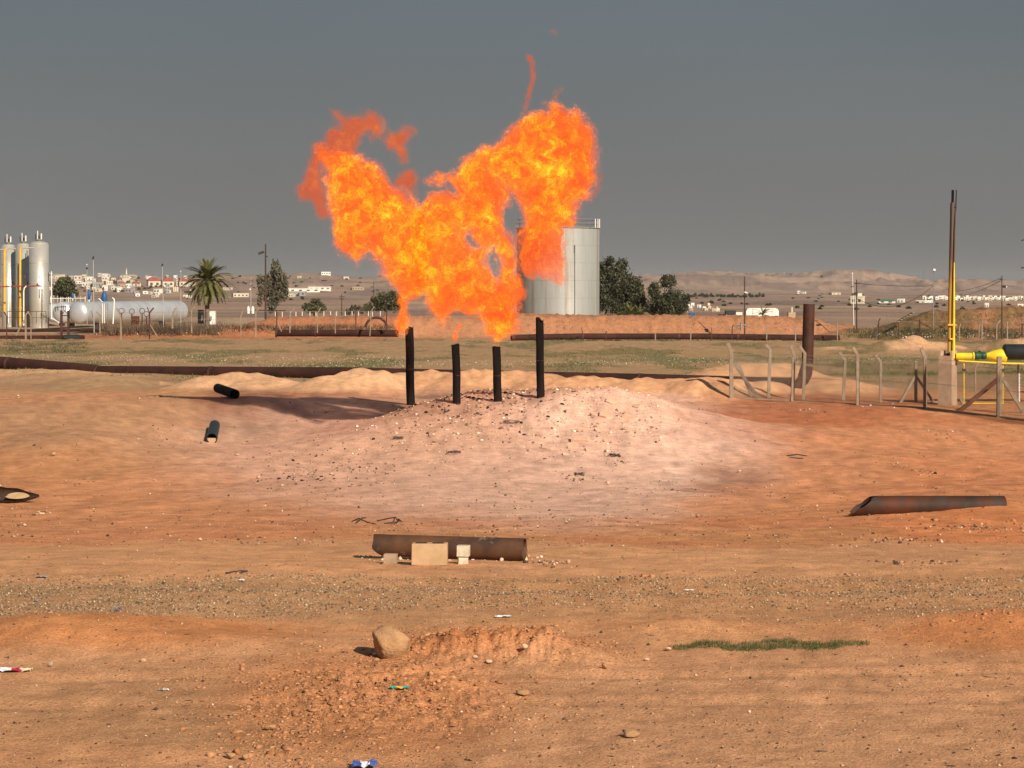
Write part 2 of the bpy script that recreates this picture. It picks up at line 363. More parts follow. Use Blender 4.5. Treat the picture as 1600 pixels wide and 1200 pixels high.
    if fine:
        k = 1 - sstep(40, 120, d)
        z = z + k * (.014 * fbm2(x * 2.2, y * 1.6, 4, 70) + .005 * perlin2(x * 9, y * 7, 75))
        rm = rubble_mask(x, y)
        nr_ = 1 - sstep(24, 34, d); z = z + rm * ((.05 + .0 * nr_) * np.maximum(fbm2(x * 2.6, y * 2.0, 4, 80), -.3) + .05 * nr_ * fbm2(x * 9, y * 7, 4, 88, .65)) * (1 - sstep(90, 140, d))
        z = z + sstep(120, 200, d) * (1 - sstep(235, 260, d)) * .10 * fbm2(x * .8, y * .5, 3, 83)
    return z
def rubble_mask(x, y):
    m = np.exp(-((x + .2) / 4.2) ** 4 - ((y - 71.) / 8.) ** 4) * .7
    m = m + 1.0 * np.exp(-((x - 3.0) / 1.7) ** 4 - ((y - 71) / 6.) ** 4)
    m = m + .9 * np.exp(-((x + .1) / .75) ** 4 - ((y - 18.2) / .55) ** 4) + .7 * np.exp(-((x + .95) / .85) ** 4 - ((y - 16.2) / 1.3) ** 4)
    m = m + .6 * np.exp(-((x - 9.2) / 1.9) ** 4 - ((y - 33) / 1.6) ** 4)
    return m
def Hs(x, y): return float(H(np.array([x]), np.array([y]))[0])
_dc = np.concatenate([np.linspace(8, 60, 260), np.linspace(60.2, 300, 400), np.geomspace(302, 6000, 260)])
def G(px, py, near=0.0):
    """the point of the ground seen at a pixel"""
    a, b = ray(px, py); dd = _dc[_dc >= near]; hit = CZ + b * dd <= H(a * dd, dd, False)
    k = int(np.argmax(hit)) if hit.any() else len(dd) - 1
    f = np.linspace(dd[max(k - 2, 0)], dd[min(k + 1, len(dd) - 1)], 60); h = H(a * f, f); hit = CZ + b * f <= h; j = int(np.argmax(hit)) if hit.any() else 59
    return Vector((a * f[j], f[j], float(h[j])))

# soil colours by zone, with some shade painted on the hills
def soil(x, y):
    d = np.maximum(y, 1.0); u = col_of(x, y); v = 455 + F * (CZ - base_z(y)) / d
    wx = fbm2(x * .35, y * .18, 4, 100); wy = fbm2(x * .3 + 9, y * .15 + 4, 4, 104); k = np.clip(40 + 0 * d, 0, 60)
    u2 = u + wx * 45; v2 = v + wy * 14
    fn = fbm2(x * 1.7, y * .9, 4, 110); big = fbm2(x * .12, y * .06, 3, 115)
    A = np.array((.585, .295, .142)); c = np.ones(x.shape + (3,)) * A
    def put(m, col, keep=0.0):
        nonlocal c
        m = np.clip(m, 0, 1)[..., None]; c = c * (1 - m) + np.array(col) * m
    def ell(cx, cy, rx, ry, soft=.35):
        q = np.sqrt(((u2 - cx) / rx) ** 2 + ((v2 - cy) / ry) ** 2); return 1 - sstep(1 - soft, 1 + soft, q)
    band = lambda a, b, s=6: sstep(a - s, a + s, v2) * (1 - sstep(b - s, b + s, v2))
    TAN = (.56, .32, .175); PINK = (.66, .39, .27); RED = (.30, .105, .055); DKR = (.20, .085, .06); ORG = (.60, .25, .105)
    put(band(990, 1400, 14) * (.35 + .5 * sstep(-.3, .3, big)), (.56, .325, .185))
    put(ell(1250, 1130, 520, 110) * .7, (.55, .32, .185)); put(ell(300, 1115, 330, 60) * .6, (.42, .255, .14))
    put(ell(560, 1100, 230, 80) * .7, (.52, .245, .115))
    put(band(903, 975, 7) * .7 * (1 - .5 * sstep(300, 1100, u)), (.38, .26, .15)); put(band(930, 985, 8) * .4, TAN)
    put(ell(150, 998, 320, 24) * .8, (.58, .26, .105)); put(ell(1060, 1000, 100, 12) * .8, (.60, .33, .17)); put(ell(1560, 1002, 170, 22) * .75, (.55, .235, .095))
    put(band(846, 905, 7) * .75, (.62, .36, .20))
    put(band(812, 848, 5) * .6 * sstep(-.4, .3, wx), (.50, .20, .10))
    put(ell(790, 1015, 150, 22, .4) * .85, (.47, .20, .085))
    # between 30 and 95 m
    put(ell(170, 650, 330, 80) * .75, (.46, .295, .18)); put(ell(60, 610, 240, 40) * .5, (.62, .31, .16))
    put(ell(270, 800, 400, 50) * .6, (.62, .30, .16))
    put(ell(455, 622, 140, 34, .3) * .85, (.30, .115, .07)); put(ell(390, 640, 80, 22, .4) * .7, (.24, .12, .08))  # dark reddish patches over the hollow left of the mound
    put(ell(430, 664, 120, 14, .4) * .6, (.24, .20, .15)); put(ell(520, 640, 70, 16) * .6, (.50, .22, .16))
    put(ell(760, 715, 470, 100, .35) * .85, (.70, .45, .35)); put(ell(1000, 690, 200, 72, .4) * .9, (.86, .60, .49)); put(ell(890, 760, 280, 55, .5) * .55, (.76, .53, .43))
    put(ell(930, 655, 110, 22, .4) * .9, (.90, .62, .45))
    put(ell(620, 715, 180, 45, .5) * .5, (.74, .47, .34))
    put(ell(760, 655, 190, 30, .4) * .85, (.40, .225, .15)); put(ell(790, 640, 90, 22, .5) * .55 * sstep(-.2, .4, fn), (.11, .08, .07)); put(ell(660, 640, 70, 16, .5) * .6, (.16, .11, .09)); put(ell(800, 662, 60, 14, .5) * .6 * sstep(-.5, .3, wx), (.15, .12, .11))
    put(ell(1140, 760, 70, 18, .5) * .6, (.30, .14, .085)); put(ell(1260, 640, 190, 22, .4) * .8, (.42, .165, .09)); put(ell(1180, 680, 120, 30, .4) * .4, (.36, .15, .09))
    put(ell(1440, 720, 260, 70, .5) * .6, (.64, .30, .165)); put(ell(1330, 655, 300, 14, .4) * .6, (.50, .19, .085)); put(ell(1510, 770, 130, 40) * .5, (.62, .26, .12))
    put(ell(1520, 830, 160, 24) * .8, (.66, .27, .115)); put(ell(1250, 790, 170, 30) * .6, (.62, .28, .14))
    # heaps and field
    hp = np.zeros(x.shape)
    for (cx, cy, h, rx, ry) in _hp: hp = np.maximum(hp, np.exp(-((x - cx) / (rx * 1.3)) ** 2 - ((y - cy) / (ry * 1.2)) ** 2))
    fld = sstep(96, 108, d + 4 * wx)
    put(fld, (.37, .255, .15))
    put(sstep(.25, .6, hp) * (1 - sstep(105, 125, d)) * (u > 250), (.64, .38, .22)); put(sstep(.25, .6, hp) * sstep(105, 125, d), (.62, .40, .24))
    put(sstep(.25, .6, hp) * (u < 640) * (u > 250), (.66, .43, .26))
    gf = fbm2(x * .16, y * .045, 5, 120, .6); gp = sstep(120, 132, d) * (1 - sstep(214, 220, d))
    put(gp * sstep(.05, .45, gf) * .75, (.17, .16, .075))
    put(np.exp(-((d - 137) / 5.5) ** 2) * sstep(380, 470, u) * (1 - sstep(560, 640, u)) * .5, (.13, .15, .05))
    put(np.exp(-((d - 149) / 4.5) ** 2) * sstep(820, 1000, u) * .75, (.16, .17, .08))
    put(np.exp(-((d - 124 - (u - 1400) * .01) / 3.0) ** 2) * sstep(1240, 1330, u) * .9, (.10, .135, .03))
    put(np.exp(-((d - 150) / 6) ** 2) * (1 - sstep(90, 150, u)) * .6, (.17, .165, .08))
    # earth banks
    bk = np.maximum(sstep(212, 218, d), sstep(205, 208, d) * sstep(1330, 1380, u)) * (1 - sstep(232, 240, d)); put(bk, (.38, .20, .115))
    put(bk * sstep(-.1, .5, fn) * .4, (.40, .19, .095)); put(bk * (1 - sstep(600, 640, u)) * .55, (.36, .15, .075))
    put(bk * sstep(1320, 1380, u) * (1 - sstep(1500, 1620, u + wx * 120)) * .85, (.17, .125, .06)); put(bk * sstep(1500, 1560, u) * .6 * (1 - sstep(.5, 2.2, H0rel(x, y))), (.20, .13, .075))
    # plain
    pl = sstep(240, 300, d); pn = fbm2(x * .012, y * .006, 5, 130, .6); put(pl, (.30, .205, .15)); put(pl * sstep(0., .5, pn) * .8, (.20, .14, .115)); put(pl * sstep(.1, .6, -pn) * .7, (.42, .29, .19))
    put(pl * sstep(.35, .8, fbm2(x * .02, y * .008, 4, 139)) * .5, (.13, .12, .08))
    hl = sstep(2300, 3000, d); put(hl, (.34, .24, .18)); put(hl * .95 * sstep(-.15, .35, fbm2(x * .011, y * .0045, 5, 140, .65)) * .8, (.20, .145, .12))  # darker hill tone: gully shadow patches put into the colour
    c = c * (1 + (.13 + .12 * sstep(27, 34, d) * (1 - sstep(95, 105, d))) * np.clip(fn, -1.2, 1.2) + .08 * np.clip(wx, -1.2, 1.2))[..., None]
    c = c * np.where(d[..., None] < 240, np.array((1.03, .93, .85)), np.array((1., 1., 1.)))
    return np.clip(c, .01, .95)
def H0rel(x, y): return H(x, y, False) + 1.6

def build_land():
    core = np.linspace(R(-15.2), R(15.2), 640)
    side = np.concatenate([np.linspace(R(-180), R(-40), 18)[1:], np.linspace(R(-38), R(-15.6), 26)])
    th = np.concatenate([[R(-180)], side, core, -side[::-1]])
    r = np.concatenate([[.5, 3, 7], np.linspace(9.5, 13, 8)[:-1], 1 / np.linspace(1 / 13., 1 / 90., 430)[:-1], np.linspace(90, 130, 130)[:-1], np.linspace(130, 212, 90)[:-1], np.linspace(212, 236, 50)[:-1],
                        np.geomspace(236, 1500, 80)[:-1], np.geomspace(1500, 5200, 210)[:-1], np.geomspace(5200, 9500, 10)])
    T, RR = np.meshgrid(th, r)
    X = RR * np.sin(T); Y = RR * np.cos(T); Z = H(X, Y)
    behind = sstep(R(38), R(60), np.abs(T)); Z = Z * (1 - behind)
    nr, nt_ = X.shape; V = np.stack([X, Y, Z], -1).reshape(-1, 3)
    V = np.vstack([V, [[0, 0, 0]]])
    i = np.arange(nr - 1)[:, None] * nt_; j = np.arange(nt_); jn = (j + 1) % nt_
    Q = np.stack([i + j, i + jn, i + nt_ + jn, i + nt_ + j], -1).reshape(-1, 4)[:, ::-1]
    Tn = np.stack([np.full(nt_, len(V) - 1), j, jn], -1)[:, ::-1]
    m, nt, b = new_mat('earth')
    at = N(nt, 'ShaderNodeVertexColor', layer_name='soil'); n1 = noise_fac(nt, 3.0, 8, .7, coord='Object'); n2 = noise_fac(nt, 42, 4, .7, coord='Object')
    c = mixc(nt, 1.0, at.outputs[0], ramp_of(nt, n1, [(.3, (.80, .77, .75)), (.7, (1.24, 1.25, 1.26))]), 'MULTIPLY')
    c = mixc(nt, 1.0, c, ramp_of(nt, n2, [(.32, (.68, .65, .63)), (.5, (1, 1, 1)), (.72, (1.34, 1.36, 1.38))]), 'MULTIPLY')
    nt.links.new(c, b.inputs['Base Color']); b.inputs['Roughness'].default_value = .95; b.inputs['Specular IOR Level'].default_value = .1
    h = N(nt, 'ShaderNodeMath', operation='ADD'); nt.links.new(noise_fac(nt, 5, 8, .72), h.inputs[0]); nt.links.new(n2, h.inputs[1])
    bump(nt, b, h.outputs[0], .62, .05)
    me = mesh_np('ground', V, [Q, Tn], [m], True)
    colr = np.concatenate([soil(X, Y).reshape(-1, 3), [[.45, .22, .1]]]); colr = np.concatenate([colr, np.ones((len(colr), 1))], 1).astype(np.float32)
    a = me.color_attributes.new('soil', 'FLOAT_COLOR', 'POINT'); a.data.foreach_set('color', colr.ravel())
    o = bpy.data.objects.new('ground', me); link(o); tag(o, 'orange and pale desert earth running out to low hills', kind='structure')
    M['earth'] = m
build_land()
# ------------------------------------------------------------------ small helpers
def sq(mb, pts, w):
    pts = [Vector(p) for p in pts]; n = len(pts); vs = []
    for i, p in enumerate(pts):
        t = (pts[min(i + 1, n - 1)] - pts[max(i - 1, 0)]).normalized()
        a = t.cross(Vector((0, 1, 0))).normalized(); b = t.cross(a).normalized()
        for sx, sy in ((-1, -1), (1, -1), (1, 1), (-1, 1)): vs.append(p + a * sx * w / 2 + b * sy * w / 2)
    fs = [(i * 4 + k, i * 4 + (k + 1) % 4, (i + 1) * 4 + (k + 1) % 4, (i + 1) * 4 + k) for i in range(n - 1) for k in range(4)]
    return mb.add(vs, fs + [(3, 2, 1, 0), tuple(len(vs) - 4 + k for k in range(4))])
def ico(sub=1):
    import bmesh
    bm = bmesh.new(); bmesh.ops.create_icosphere(bm, subdivisions=sub, radius=1); v = np.array([q.co[:] for q in bm.verts]); f = np.array([[q.index for q in p.verts] for p in bm.faces]); bm.free(); return v, f
_rs = np.random.RandomState(5)
def rock_shape(seed, sub=1, rough=.35, squash=(1, 1, .7), cuts=9):
    v, f = ico(sub); r = np.random.RandomState(seed)
    for k in range(cuts):                       # plane cuts give flat broken faces
        n = r.normal(size=3); n /= np.linalg.norm(n); c = r.uniform(.5, .72) if sub < 3 else r.uniform(.45, .62); dd = v @ n - c; v = v - np.where(dd > 0, dd, 0)[:, None] * n
    v = v * (1 + r.uniform(-rough, rough, (len(v), 1)) * (.8 if sub < 2 else .35)) * np.array(squash); return v, f
SH1 = [rock_shape(i, 1) for i in range(6)]; SHF = [rock_shape(20 + i, 1, .3, (1.2, .9, .34)) for i in range(4)]
_oc = (np.array([(1, 0, 0), (-1, 0, 0), (0, 1, 0), (0, -1, 0), (0, 0, .8), (0, 0, -.6)], float), np.array([(0, 2, 4), (2, 1, 4), (1, 3, 4), (3, 0, 4), (2, 0, 5), (1, 2, 5), (3, 1, 5), (0, 3, 5)]))
SH0 = [(_oc[0] * _rs.uniform(.6, 1.2, (6, 1)), _oc[1]) for i in range(6)]
def scatter(name, label, P, size, mat, shapes, sink=.25, kind='stuff', flat=None):
    """all pieces joined in one mesh; P Nx3 on the ground, size N"""
    Vs, Fs, n0 = [], [], 0; which = _rs.randint(0, len(shapes), len(P))
    for k, (v, f) in enumerate(shapes):
        i = np.where(which == k)[0]
        if not len(i): continue
        a = _rs.uniform(0, 6.283, len(i)); ca, sa = np.cos(a), np.sin(a); s = size[i][:, None] * _rs.uniform(.7, 1.3, (len(i), 3)); s[:, 2] *= 1 if flat is None else flat
        q = v[None] * s[:, None, :]; X = q[..., 0] * ca[:, None] - q[..., 1] * sa[:, None]; Y = q[..., 0] * sa[:, None] + q[..., 1] * ca[:, None]
        q = np.stack([X, Y, q[..., 2]], -1) + P[i][:, None, :] + np.array([0, 0, 1.]) * (s[:, 2] * .55 * (1 - 2 * sink))[:, None, None]
        Vs.append(q.reshape(-1, 3)); Fs.append((f[None] + (np.arange(len(i)) * len(v))[:, None, None]).reshape(-1, 3) + n0); n0 += len(i) * len(v)
    me = mesh_np(name, np.concatenate(Vs), [np.concatenate(Fs)], [mat]); o = bpy.data.objects.new(name, me); link(o); return tag(o, label, kind=kind)
def stonemat(name, stops, rough=.9):
    m, nt, b = new_mat(name); g = N(nt, 'ShaderNodeNewGeometry'); c = ramp_of(nt, g.outputs['Random Per Island'], stops)
    c = mixc(nt, 1.0, c, ramp_of(nt, noise_fac(nt, 25, 3), [(.3, (.8, .8, .8)), (.7, (1.15, 1.15, 1.15))]), 'MULTIPLY')
    nt.links.new(c, b.inputs['Base Color']); b.inputs['Roughness'].default_value = rough; b.inputs['Specular IOR Level'].default_value = .15; return m
M['gravel'] = stonemat('mixed_gravel', [(0, (.08, .06, .04)), (.25, (.20, .14, .085)), (.5, (.34, .235, .14)), (.9, (.44, .32, .20)), (1, (.58, .46, .32))])
M['clod'] = stonemat('red_earth_clods', [(0, (.30, .135, .06)), (.5, (.42, .20, .095)), (1, (.50, .26, .13))])
M['pale_stone'] = stonemat('pale_stones', [(0, (.52, .34, .22)), (.5, (.66, .48, .34)), (1, (.82, .70, .56))])
M['rubble_stone'] = stonemat('rubble_stones', [(0, (.12, .07, .05)), (.25, (.36, .22, .14)), (.7, (.62, .43, .30)), (1, (.88, .76, .62))])
M['field_stone'] = stonemat('field_stones', [(0, (.30, .24, .14)), (.6, (.46, .38, .25)), (1, (.70, .62, .46))])
M['mixed_stone'] = stonemat('mixed_stones', [(0, (.05, .035, .027)), (.35, (.16, .085, .05)), (.6, (.38, .21, .12)), (.9, (.52, .34, .22)), (1, (.70, .56, .42))])
M['cinder'] = stonemat('burnt_cinders', [(0, (.02, .016, .015)), (.6, (.06, .045, .04)), (1, (.20, .16, .13))])
M['litter'] = stonemat('white_litter', [(0, (.55, .52, .46)), (.6, (.8, .78, .74)), (.85, (.75, .75, .8)), (1, (.25, .35, .5))], .5)
M['limestone'] = pm('pale_rock', (.62, .42, .29), (.48, .31, .21), .95, 0, 7, bs=.5, bd=.02)
M['slab_stone'] = pm('pale_slab', (.72, .46, .33), (.56, .34, .23), .95, 0, 9, bs=.5, bd=.02)
M['boulder'] = pm('tan_boulder', (.50, .30, .15), (.36, .20, .10), .95, 0, 9, spots=(14, (.24, .13, .07), .6), bs=.7, bd=.02)

def pts_in(x0, x1, y0, y1, n, prob=None):
    x = _rs.uniform(-1, 1, n); y = 1 / _rs.uniform(1 / y1, 1 / y0, n)          # denser near the camera, as the eye resolves
    if prob is None: pass
    u = _rs.uniform(x0, x1, n); X = (u - 800) / F * y; k = np.ones(n, bool)
    if prob is not None: k = _rs.uniform(0, 1, n) < prob(X, y, u)
    X, Y = X[k], y[k]; return np.stack([X, Y, H(X, Y)], -1)
def psize(n, lo, hi, a=2.2):
    u = _rs.uniform(0, 1, n); return (lo ** (1 - a) + u * (hi ** (1 - a) - lo ** (1 - a))) ** (1 / (1 - a))

def build_rubble():
    # gravel strip of the track
    def pg(X, Y, u):
        v = 455 + F * CZ / Y; e = 11 * fbm2(X * .6, Y * 2, 4, 400)
        far_edge = 904 + 3 * np.sin(u * .01); near_edge = 975 - 12 * sstep(200, 900, u) + e
        m = sstep(far_edge - 2, far_edge + 3, v + e * .4) * (1 - sstep(near_edge - 22, near_edge + 6, v)); return m * (.85 - .45 * sstep(350, 1000, u) * sstep(925, 950, v)) * (.45 + .55 * sstep(-.35, .25, fbm2(X * 1.5, Y * 3, 3, 401)))
    P = pts_in(-150, 1750, 19.2, 24.2, 75000, pg); scatter('gravel', 'grey and tan gravel strewn in a strip across the track', P, psize(len(P), .005, .020, 2.6), M['gravel'], SH0)
    P = pts_in(-150, 1750, 12.5, 30, 16000, lambda X, Y, u: .5 + .5 * sstep(-.2, .3, fbm2(X, Y, 2, 410)))
    scatter('pebbles', 'small mixed pebbles scattered over the near dirt', P, psize(len(P), .003, .020, 2.7), M['mixed_stone'], SH0)
    def pr(X, Y, u):
        v = 455 + F * CZ / Y; return (np.exp(-((u - 1420) / 200) ** 2 - ((v - 975) / 14) ** 2) + np.exp(-((u - 1450) / 260) ** 2 - ((v - 925) / 20) ** 2) * .6)
    P = pts_in(1000, 1750, 18, 24, 7000, pr); scatter('gravel', 'thin drift of pale pebbles beside the track on the right', P, psize(len(P), .004, .018, 2.5), M['gravel'], SH0)
    # mid-distance stones
    P = pts_in(-150, 1750, 28, 95, 26000, lambda X, Y, u: .34 + .5 * np.clip(rubble_mask(X, Y), 0, 1) + .35 * np.exp(-((u - 760) / 420) ** 2))
    dd = P[:, 1]; scatter('loose_stones', 'loose pale and dark stones spread over the pink mound and hollow', P, psize(len(P), .004, .032, 2.5) * (.5 + dd / 60), M['mixed_stone'], SH0)
    P = pts_in(540, 1080, 50, 84, 10000, lambda X, Y, u: np.clip(rubble_mask(X, Y), 0, 1)); scatter('rubble', 'broken pale rubble covering the top of the flare mound', P, psize(len(P), .016, .095, 2.6), M['rubble_stone'], SHF + SH1, .35)
    P = pts_in(590, 900, 64, 82, 1700, lambda X, Y, u: np.exp(-((u - 760) / 110) ** 2 - ((Y - 73) / 5) ** 2)); scatter('cinders', 'black cinders and burnt scraps round the flare pipes', P, psize(len(P), .02, .10, 2.4), M['cinder'], SH1, .3)
    P = pts_in(380, 620, 50, 76, 700, lambda X, Y, u: np.exp(-((u - 520) / 110) ** 2 - ((Y - 62) / 8) ** 2)); scatter('cinders', 'dark grit on the left shoulder of the flare mound', P, psize(len(P), .015, .06, 2.2), M['cinder'], SH1, .3)
    # clods
    def pc(X, Y, u):
        v = 455 + F * CZ / Y
        return np.exp(-((u - 770) / 130) ** 2 - ((v - 1012) / 22) ** 2) + np.exp(-((u - 900) / 60) ** 2 - ((v - 1022) / 18) ** 2) + .75 * np.exp(-((u - 560) / 150) ** 2 - ((v - 1080) / 55) ** 2) + .6 * np.exp(-((u - 440) / 90) ** 2 - ((v - 1150) / 50) ** 2) + .35 * np.exp(-((u - 330) / 90) ** 2 - ((v - 1055) / 22) ** 2) + .25 * np.exp(-((u - 740) / 120) ** 2 - ((v - 1120) / 40) ** 2)
    P = pts_in(150, 1100, 13, 20.5, 36000, pc); scatter('clods', 'broken red earth clods thrown up along the wheel track', P, psize(len(P), .006, .030, 2.6), M['clod'], SHF + SH1[:3], .35)
    def pk(X, Y, u): return np.clip(np.exp(-((X - 9.2) / 1.9) ** 2 - ((Y - 33) / 1.3) ** 2), 0, 1)
    def ph(X, Y, u): v = 455 + F * CZ / Y; return np.exp(-((u - 790) / 120) ** 2 - ((v - 1010) / 18) ** 2) + .5 * np.exp(-((u - 540) / 130) ** 2 - ((v - 1085) / 45) ** 2) + .4 * np.exp(-((u - 430) / 80) ** 2 - ((v - 1165) / 35) ** 2)
    P = pts_in(300, 1000, 13.5, 20.5, 1900, ph); scatter('clods', 'fist sized lumps of red earth on the low heap and track', P, psize(len(P), .016, .050, 2.3), M['clod'], SHF + SH1, .35)
    P = pts_in(1400, 1900, 30, 36, 1800, pk); scatter('clods', 'orange clods on the bank below the rusty pipe at right', P, psize(len(P), .012, .06, 2.4), M['clod'], SH1, .3)
    def pl(X, Y, u): v = 455 + F * CZ / Y; return np.exp(-((v - 983 + (u - 1560) * .06) / 6) ** 2) * sstep(1440, 1560, u)
    P = pts_in(1400, 1800, 18, 21, 900, pl); scatter('clods', 'dark clods along the crest of the low bank at right edge', P, psize(len(P), .01, .04, 2.4), M['clod'], SH1, .3)
    # stones along the foot of the near pipe
    P = np.array([(G(px + rnd.uniform(-4, 4), 872 + rnd.uniform(-4, 5), 20)) for px in range(560, 850, 3)]); scatter('loose_stones', 'white stones packed along the foot of the near pipe', P, psize(len(P), .012, .04, 2), M['pale_stone'], SH1, .2)
    # pale pebbly band in the field
    P = pts_in(380, 1450, 118, 165, 9000, lambda X, Y, u: np.exp(-((Y - 143 - (u - 900) * .014) / 6) ** 2)); scatter('pebbles', 'band of white pebbles across the green field', P, psize(len(P), .02, .07, 2.2), M['field_stone'], SH0)
    P = pts_in(-50, 640, 135, 175, 5000, lambda X, Y, u: np.exp(-((Y - 152) / 8) ** 2)); scatter('pebbles', 'pale pebbles in the field at left beyond the long pipe', P, psize(len(P), .02, .07, 2.2), M['field_stone'], SH0)
    for (a, b, y, n, lb) in ((150, 345, 520, 90, 'white litter caught along the dark scrub at left'), (345, 620, 514, 40, 'white litter on the ground below the left earth bank'), (1360, 1600, 524, 160, 'pale rubbish heaped below the brown earth bank'), (1330, 1400, 634, 14, 'white scraps blown against the foot of the mesh fence')):
        P = np.array([G(rnd.uniform(a, b), y + rnd.uniform(-4, 4), 60) for _ in range(n)]); sc_ = P[:, 1] / 220
        scatter('litter', lb, P, psize(n, .05, .15, 2.2) * sc_, M['litter'], SH1, .2)
build_rubble()
CL = [(1400, 727, 26, 5, 40), (1450, 740, 18, 3, 26), (1470, 677, 26, 4, 26), (1265, 641, 26, 4, 26), (128, 750, 16, 7, 20), (60, 803, 12, 8, 24), (1215, 838, 8, 5, 16), (1400, 843, 60, 7, 70), (1520, 826, 60, 10, 90), (30, 822, 20, 3, 12), (270, 690, 30, 8, 40), (255, 620, 14, 6, 18), (40, 620, 60, 4, 14), (1000, 905, 60, 4, 30), (860, 880, 26, 8, 60), (905, 745, 26, 8, 60), (960, 716, 20, 6, 40), (480, 745, 40, 12, 60), (1430, 880, 60, 4, 30), (1320, 900, 20, 3, 14), (1095, 640, 14, 4, 12)]
P = []
for x, y, rx, ry, n in CL:
    g_ = G(x, y, 16); a_ = g_.x + _rs.normal(size=n) * S(rx, g_.y) * .6; b_ = g_.y + _rs.normal(size=n) * S(ry, g_.y) * .6 * g_.y / (CZ - g_.z); P.append(np.stack([a_, b_, H(a_, b_)], -1))
P = np.concatenate(P)
scatter('clods', 'little clusters of crumbled earth on the slopes and ledges', P, psize(len(P), .012, .045, 2.2) * (.6 + P[:, 1] / 70), M['mixed_stone'], SH1, .3)
P = pts_in(-60, 1660, 13, 24, 500); scatter('straw', 'short twigs and dark crumbs lying on the near dirt', P, psize(len(P), .006, .018, 2.4), M['cinder'], [(v * np.array([2.6, .35, .5]), f) for v, f in SH0], .3)

def one_rock(px, py, wpx, hpx, label, seed, mat='limestone', name='stone', group=None, sub=2, near=0, squash=None, cuts=9):
    g = G(px, py, near); s = S(wpx, g.y) / 2; v, f = rock_shape(seed, sub, .3 if sub < 3 else .08, squash or (1, .85, hpx / wpx * .95), cuts); v = v * s; v[:, 2] += S(hpx, g.y) * (.42 if sub < 3 else .30)
    if sub >= 3: v = v * (1 + .05 * perlin3(v[:, 0] * 14, v[:, 1] * 14, v[:, 2] * 14, 7) + .03 * perlin3(v[:, 0] * 34, v[:, 1] * 34, v[:, 2] * 34, 8))[:, None]
    me = mesh_np(name, v, [f], [M[mat]]); o = bpy.data.objects.new(name, me); o.location = g; link(o); return tag(o, label, 'stone', group)
one_rock(612, 1024, 84, 62, 'large tan boulder at the left end of the red clod heap', 101, 'boulder', 'boulder', sub=4, squash=(1.15, .85, .70), cuts=7)
for a in ((985, 1152, 34, 15, 'flat grey-brown stone alone on the bare dirt near the bottom', 102, 'boulder'), (815, 1087, 28, 12, 'low orange stone right of the teal wrapper', 103, 'boulder'), (945, 1046, 13, 13, 'round orange stone at the right end of the clod heap', 104, 'boulder'),
          (1044, 1017, 12, 9, 'white stone at the left tip of the green grass strip', 105, 'limestone'), (764, 1037, 13, 9, 'pale flat stone in front of the clod heap', 106, 'limestone'), (743, 1030, 10, 8, 'small pinkish stone in front of the clod heap', 107, 'limestone'),
          (79, 1042, 10, 10, 'grey rounded stone right of the red and white bag', 108, 'concrete'), (224, 1035, 11, 9, 'yellowish stone in the left foreground beside a brown one', 109, 'concrete_pale'), (1010, 1033, 10, 7, 'white stone between the clod heap and the grass strip', 110, 'limestone'),
          (423, 1142, 24, 13, 'flat broken slab of red earth casting a dark shadow at lower left', 111, 'boulder'), (84, 712, 14, 8, 'dark stone alone on the grey slope at left', 112, 'boulder'), (820, 1016, 12, 10, 'pale pink stone near the middle of the clod heap', 113, 'limestone'),
          (360, 1186, 20, 14, 'red stone at the bottom edge left of the blue litter', 114, 'boulder'), (383, 1188, 18, 13, 'second red stone at the bottom edge beside the blue litter', 115, 'boulder')): one_rock(*a)
def slab(px, py, wpx, hpx, label, seed, mat, name, group):
    g = G(px, py, 30); r = np.random.RandomState(seed); w = S(wpx, g.y) * .62; n = 7; th = w * r.uniform(.13, .24); a = np.sort(r.uniform(0, 6.283, n) * .35 + np.arange(n) * 6.283 / n * .8); rad = r.uniform(.7, 1.1, n)
    top = [Vector((w * rad[i] * math.cos(a[i]), w * .75 * rad[i] * math.sin(a[i]), th)) for i in range(n)]; bot = [v * 1.06 for v in top]
    for v in bot: v.z = -th
    c = Vector((0, 0, th * 1.25)); vs = [c] + top + bot; fs = [(0, i + 1, (i + 1) % n + 1) for i in range(n)] + [(i + 1, i + 1 + n, (i + 1) % n + 1 + n, (i + 1) % n + 1) for i in range(n)] + [tuple(n + 1 + i for i in range(n))[::-1]]
    M3 = Matrix.Rotation(r.uniform(.25, .6), 3, 'X') @ Matrix.Rotation(r.uniform(-.25, .25), 3, 'Y') @ Matrix.Rotation(r.uniform(0, 6), 3, 'Z')
    me = bpy.data.meshes.new(name); me.from_pydata([tuple(M3 @ v) for v in vs], [], fs); me.materials.append(M[mat]); o = bpy.data.objects.new(name, me); o.location = g + Vector((0, 0, th * .6)); link(o); return tag(o, label, 'stone', group)
for i, (px, py, w, h) in enumerate(((855, 696, 22, 14), (868, 698, 10, 12), (907, 686, 28, 10), (897, 697, 18, 10), (946, 648, 26, 12), (968, 640, 16, 8), (932, 646, 20, 8), (985, 652, 20, 7), (940, 662, 14, 9), (1000, 636, 22, 7), (935, 672, 12, 6), (910, 670, 14, 7), (955, 626, 26, 9), (975, 660, 12, 8), (920, 704, 18, 6), (884, 710, 12, 6), (960, 690, 12, 6), (1010, 660, 12, 5))):
    slab(px, py + h * .3, w, h, 'pale angular slab of rock on the right shoulder of the flare mound', 130 + i, 'slab_stone', 'rock_slab', 'pale slabs on the flare mound')
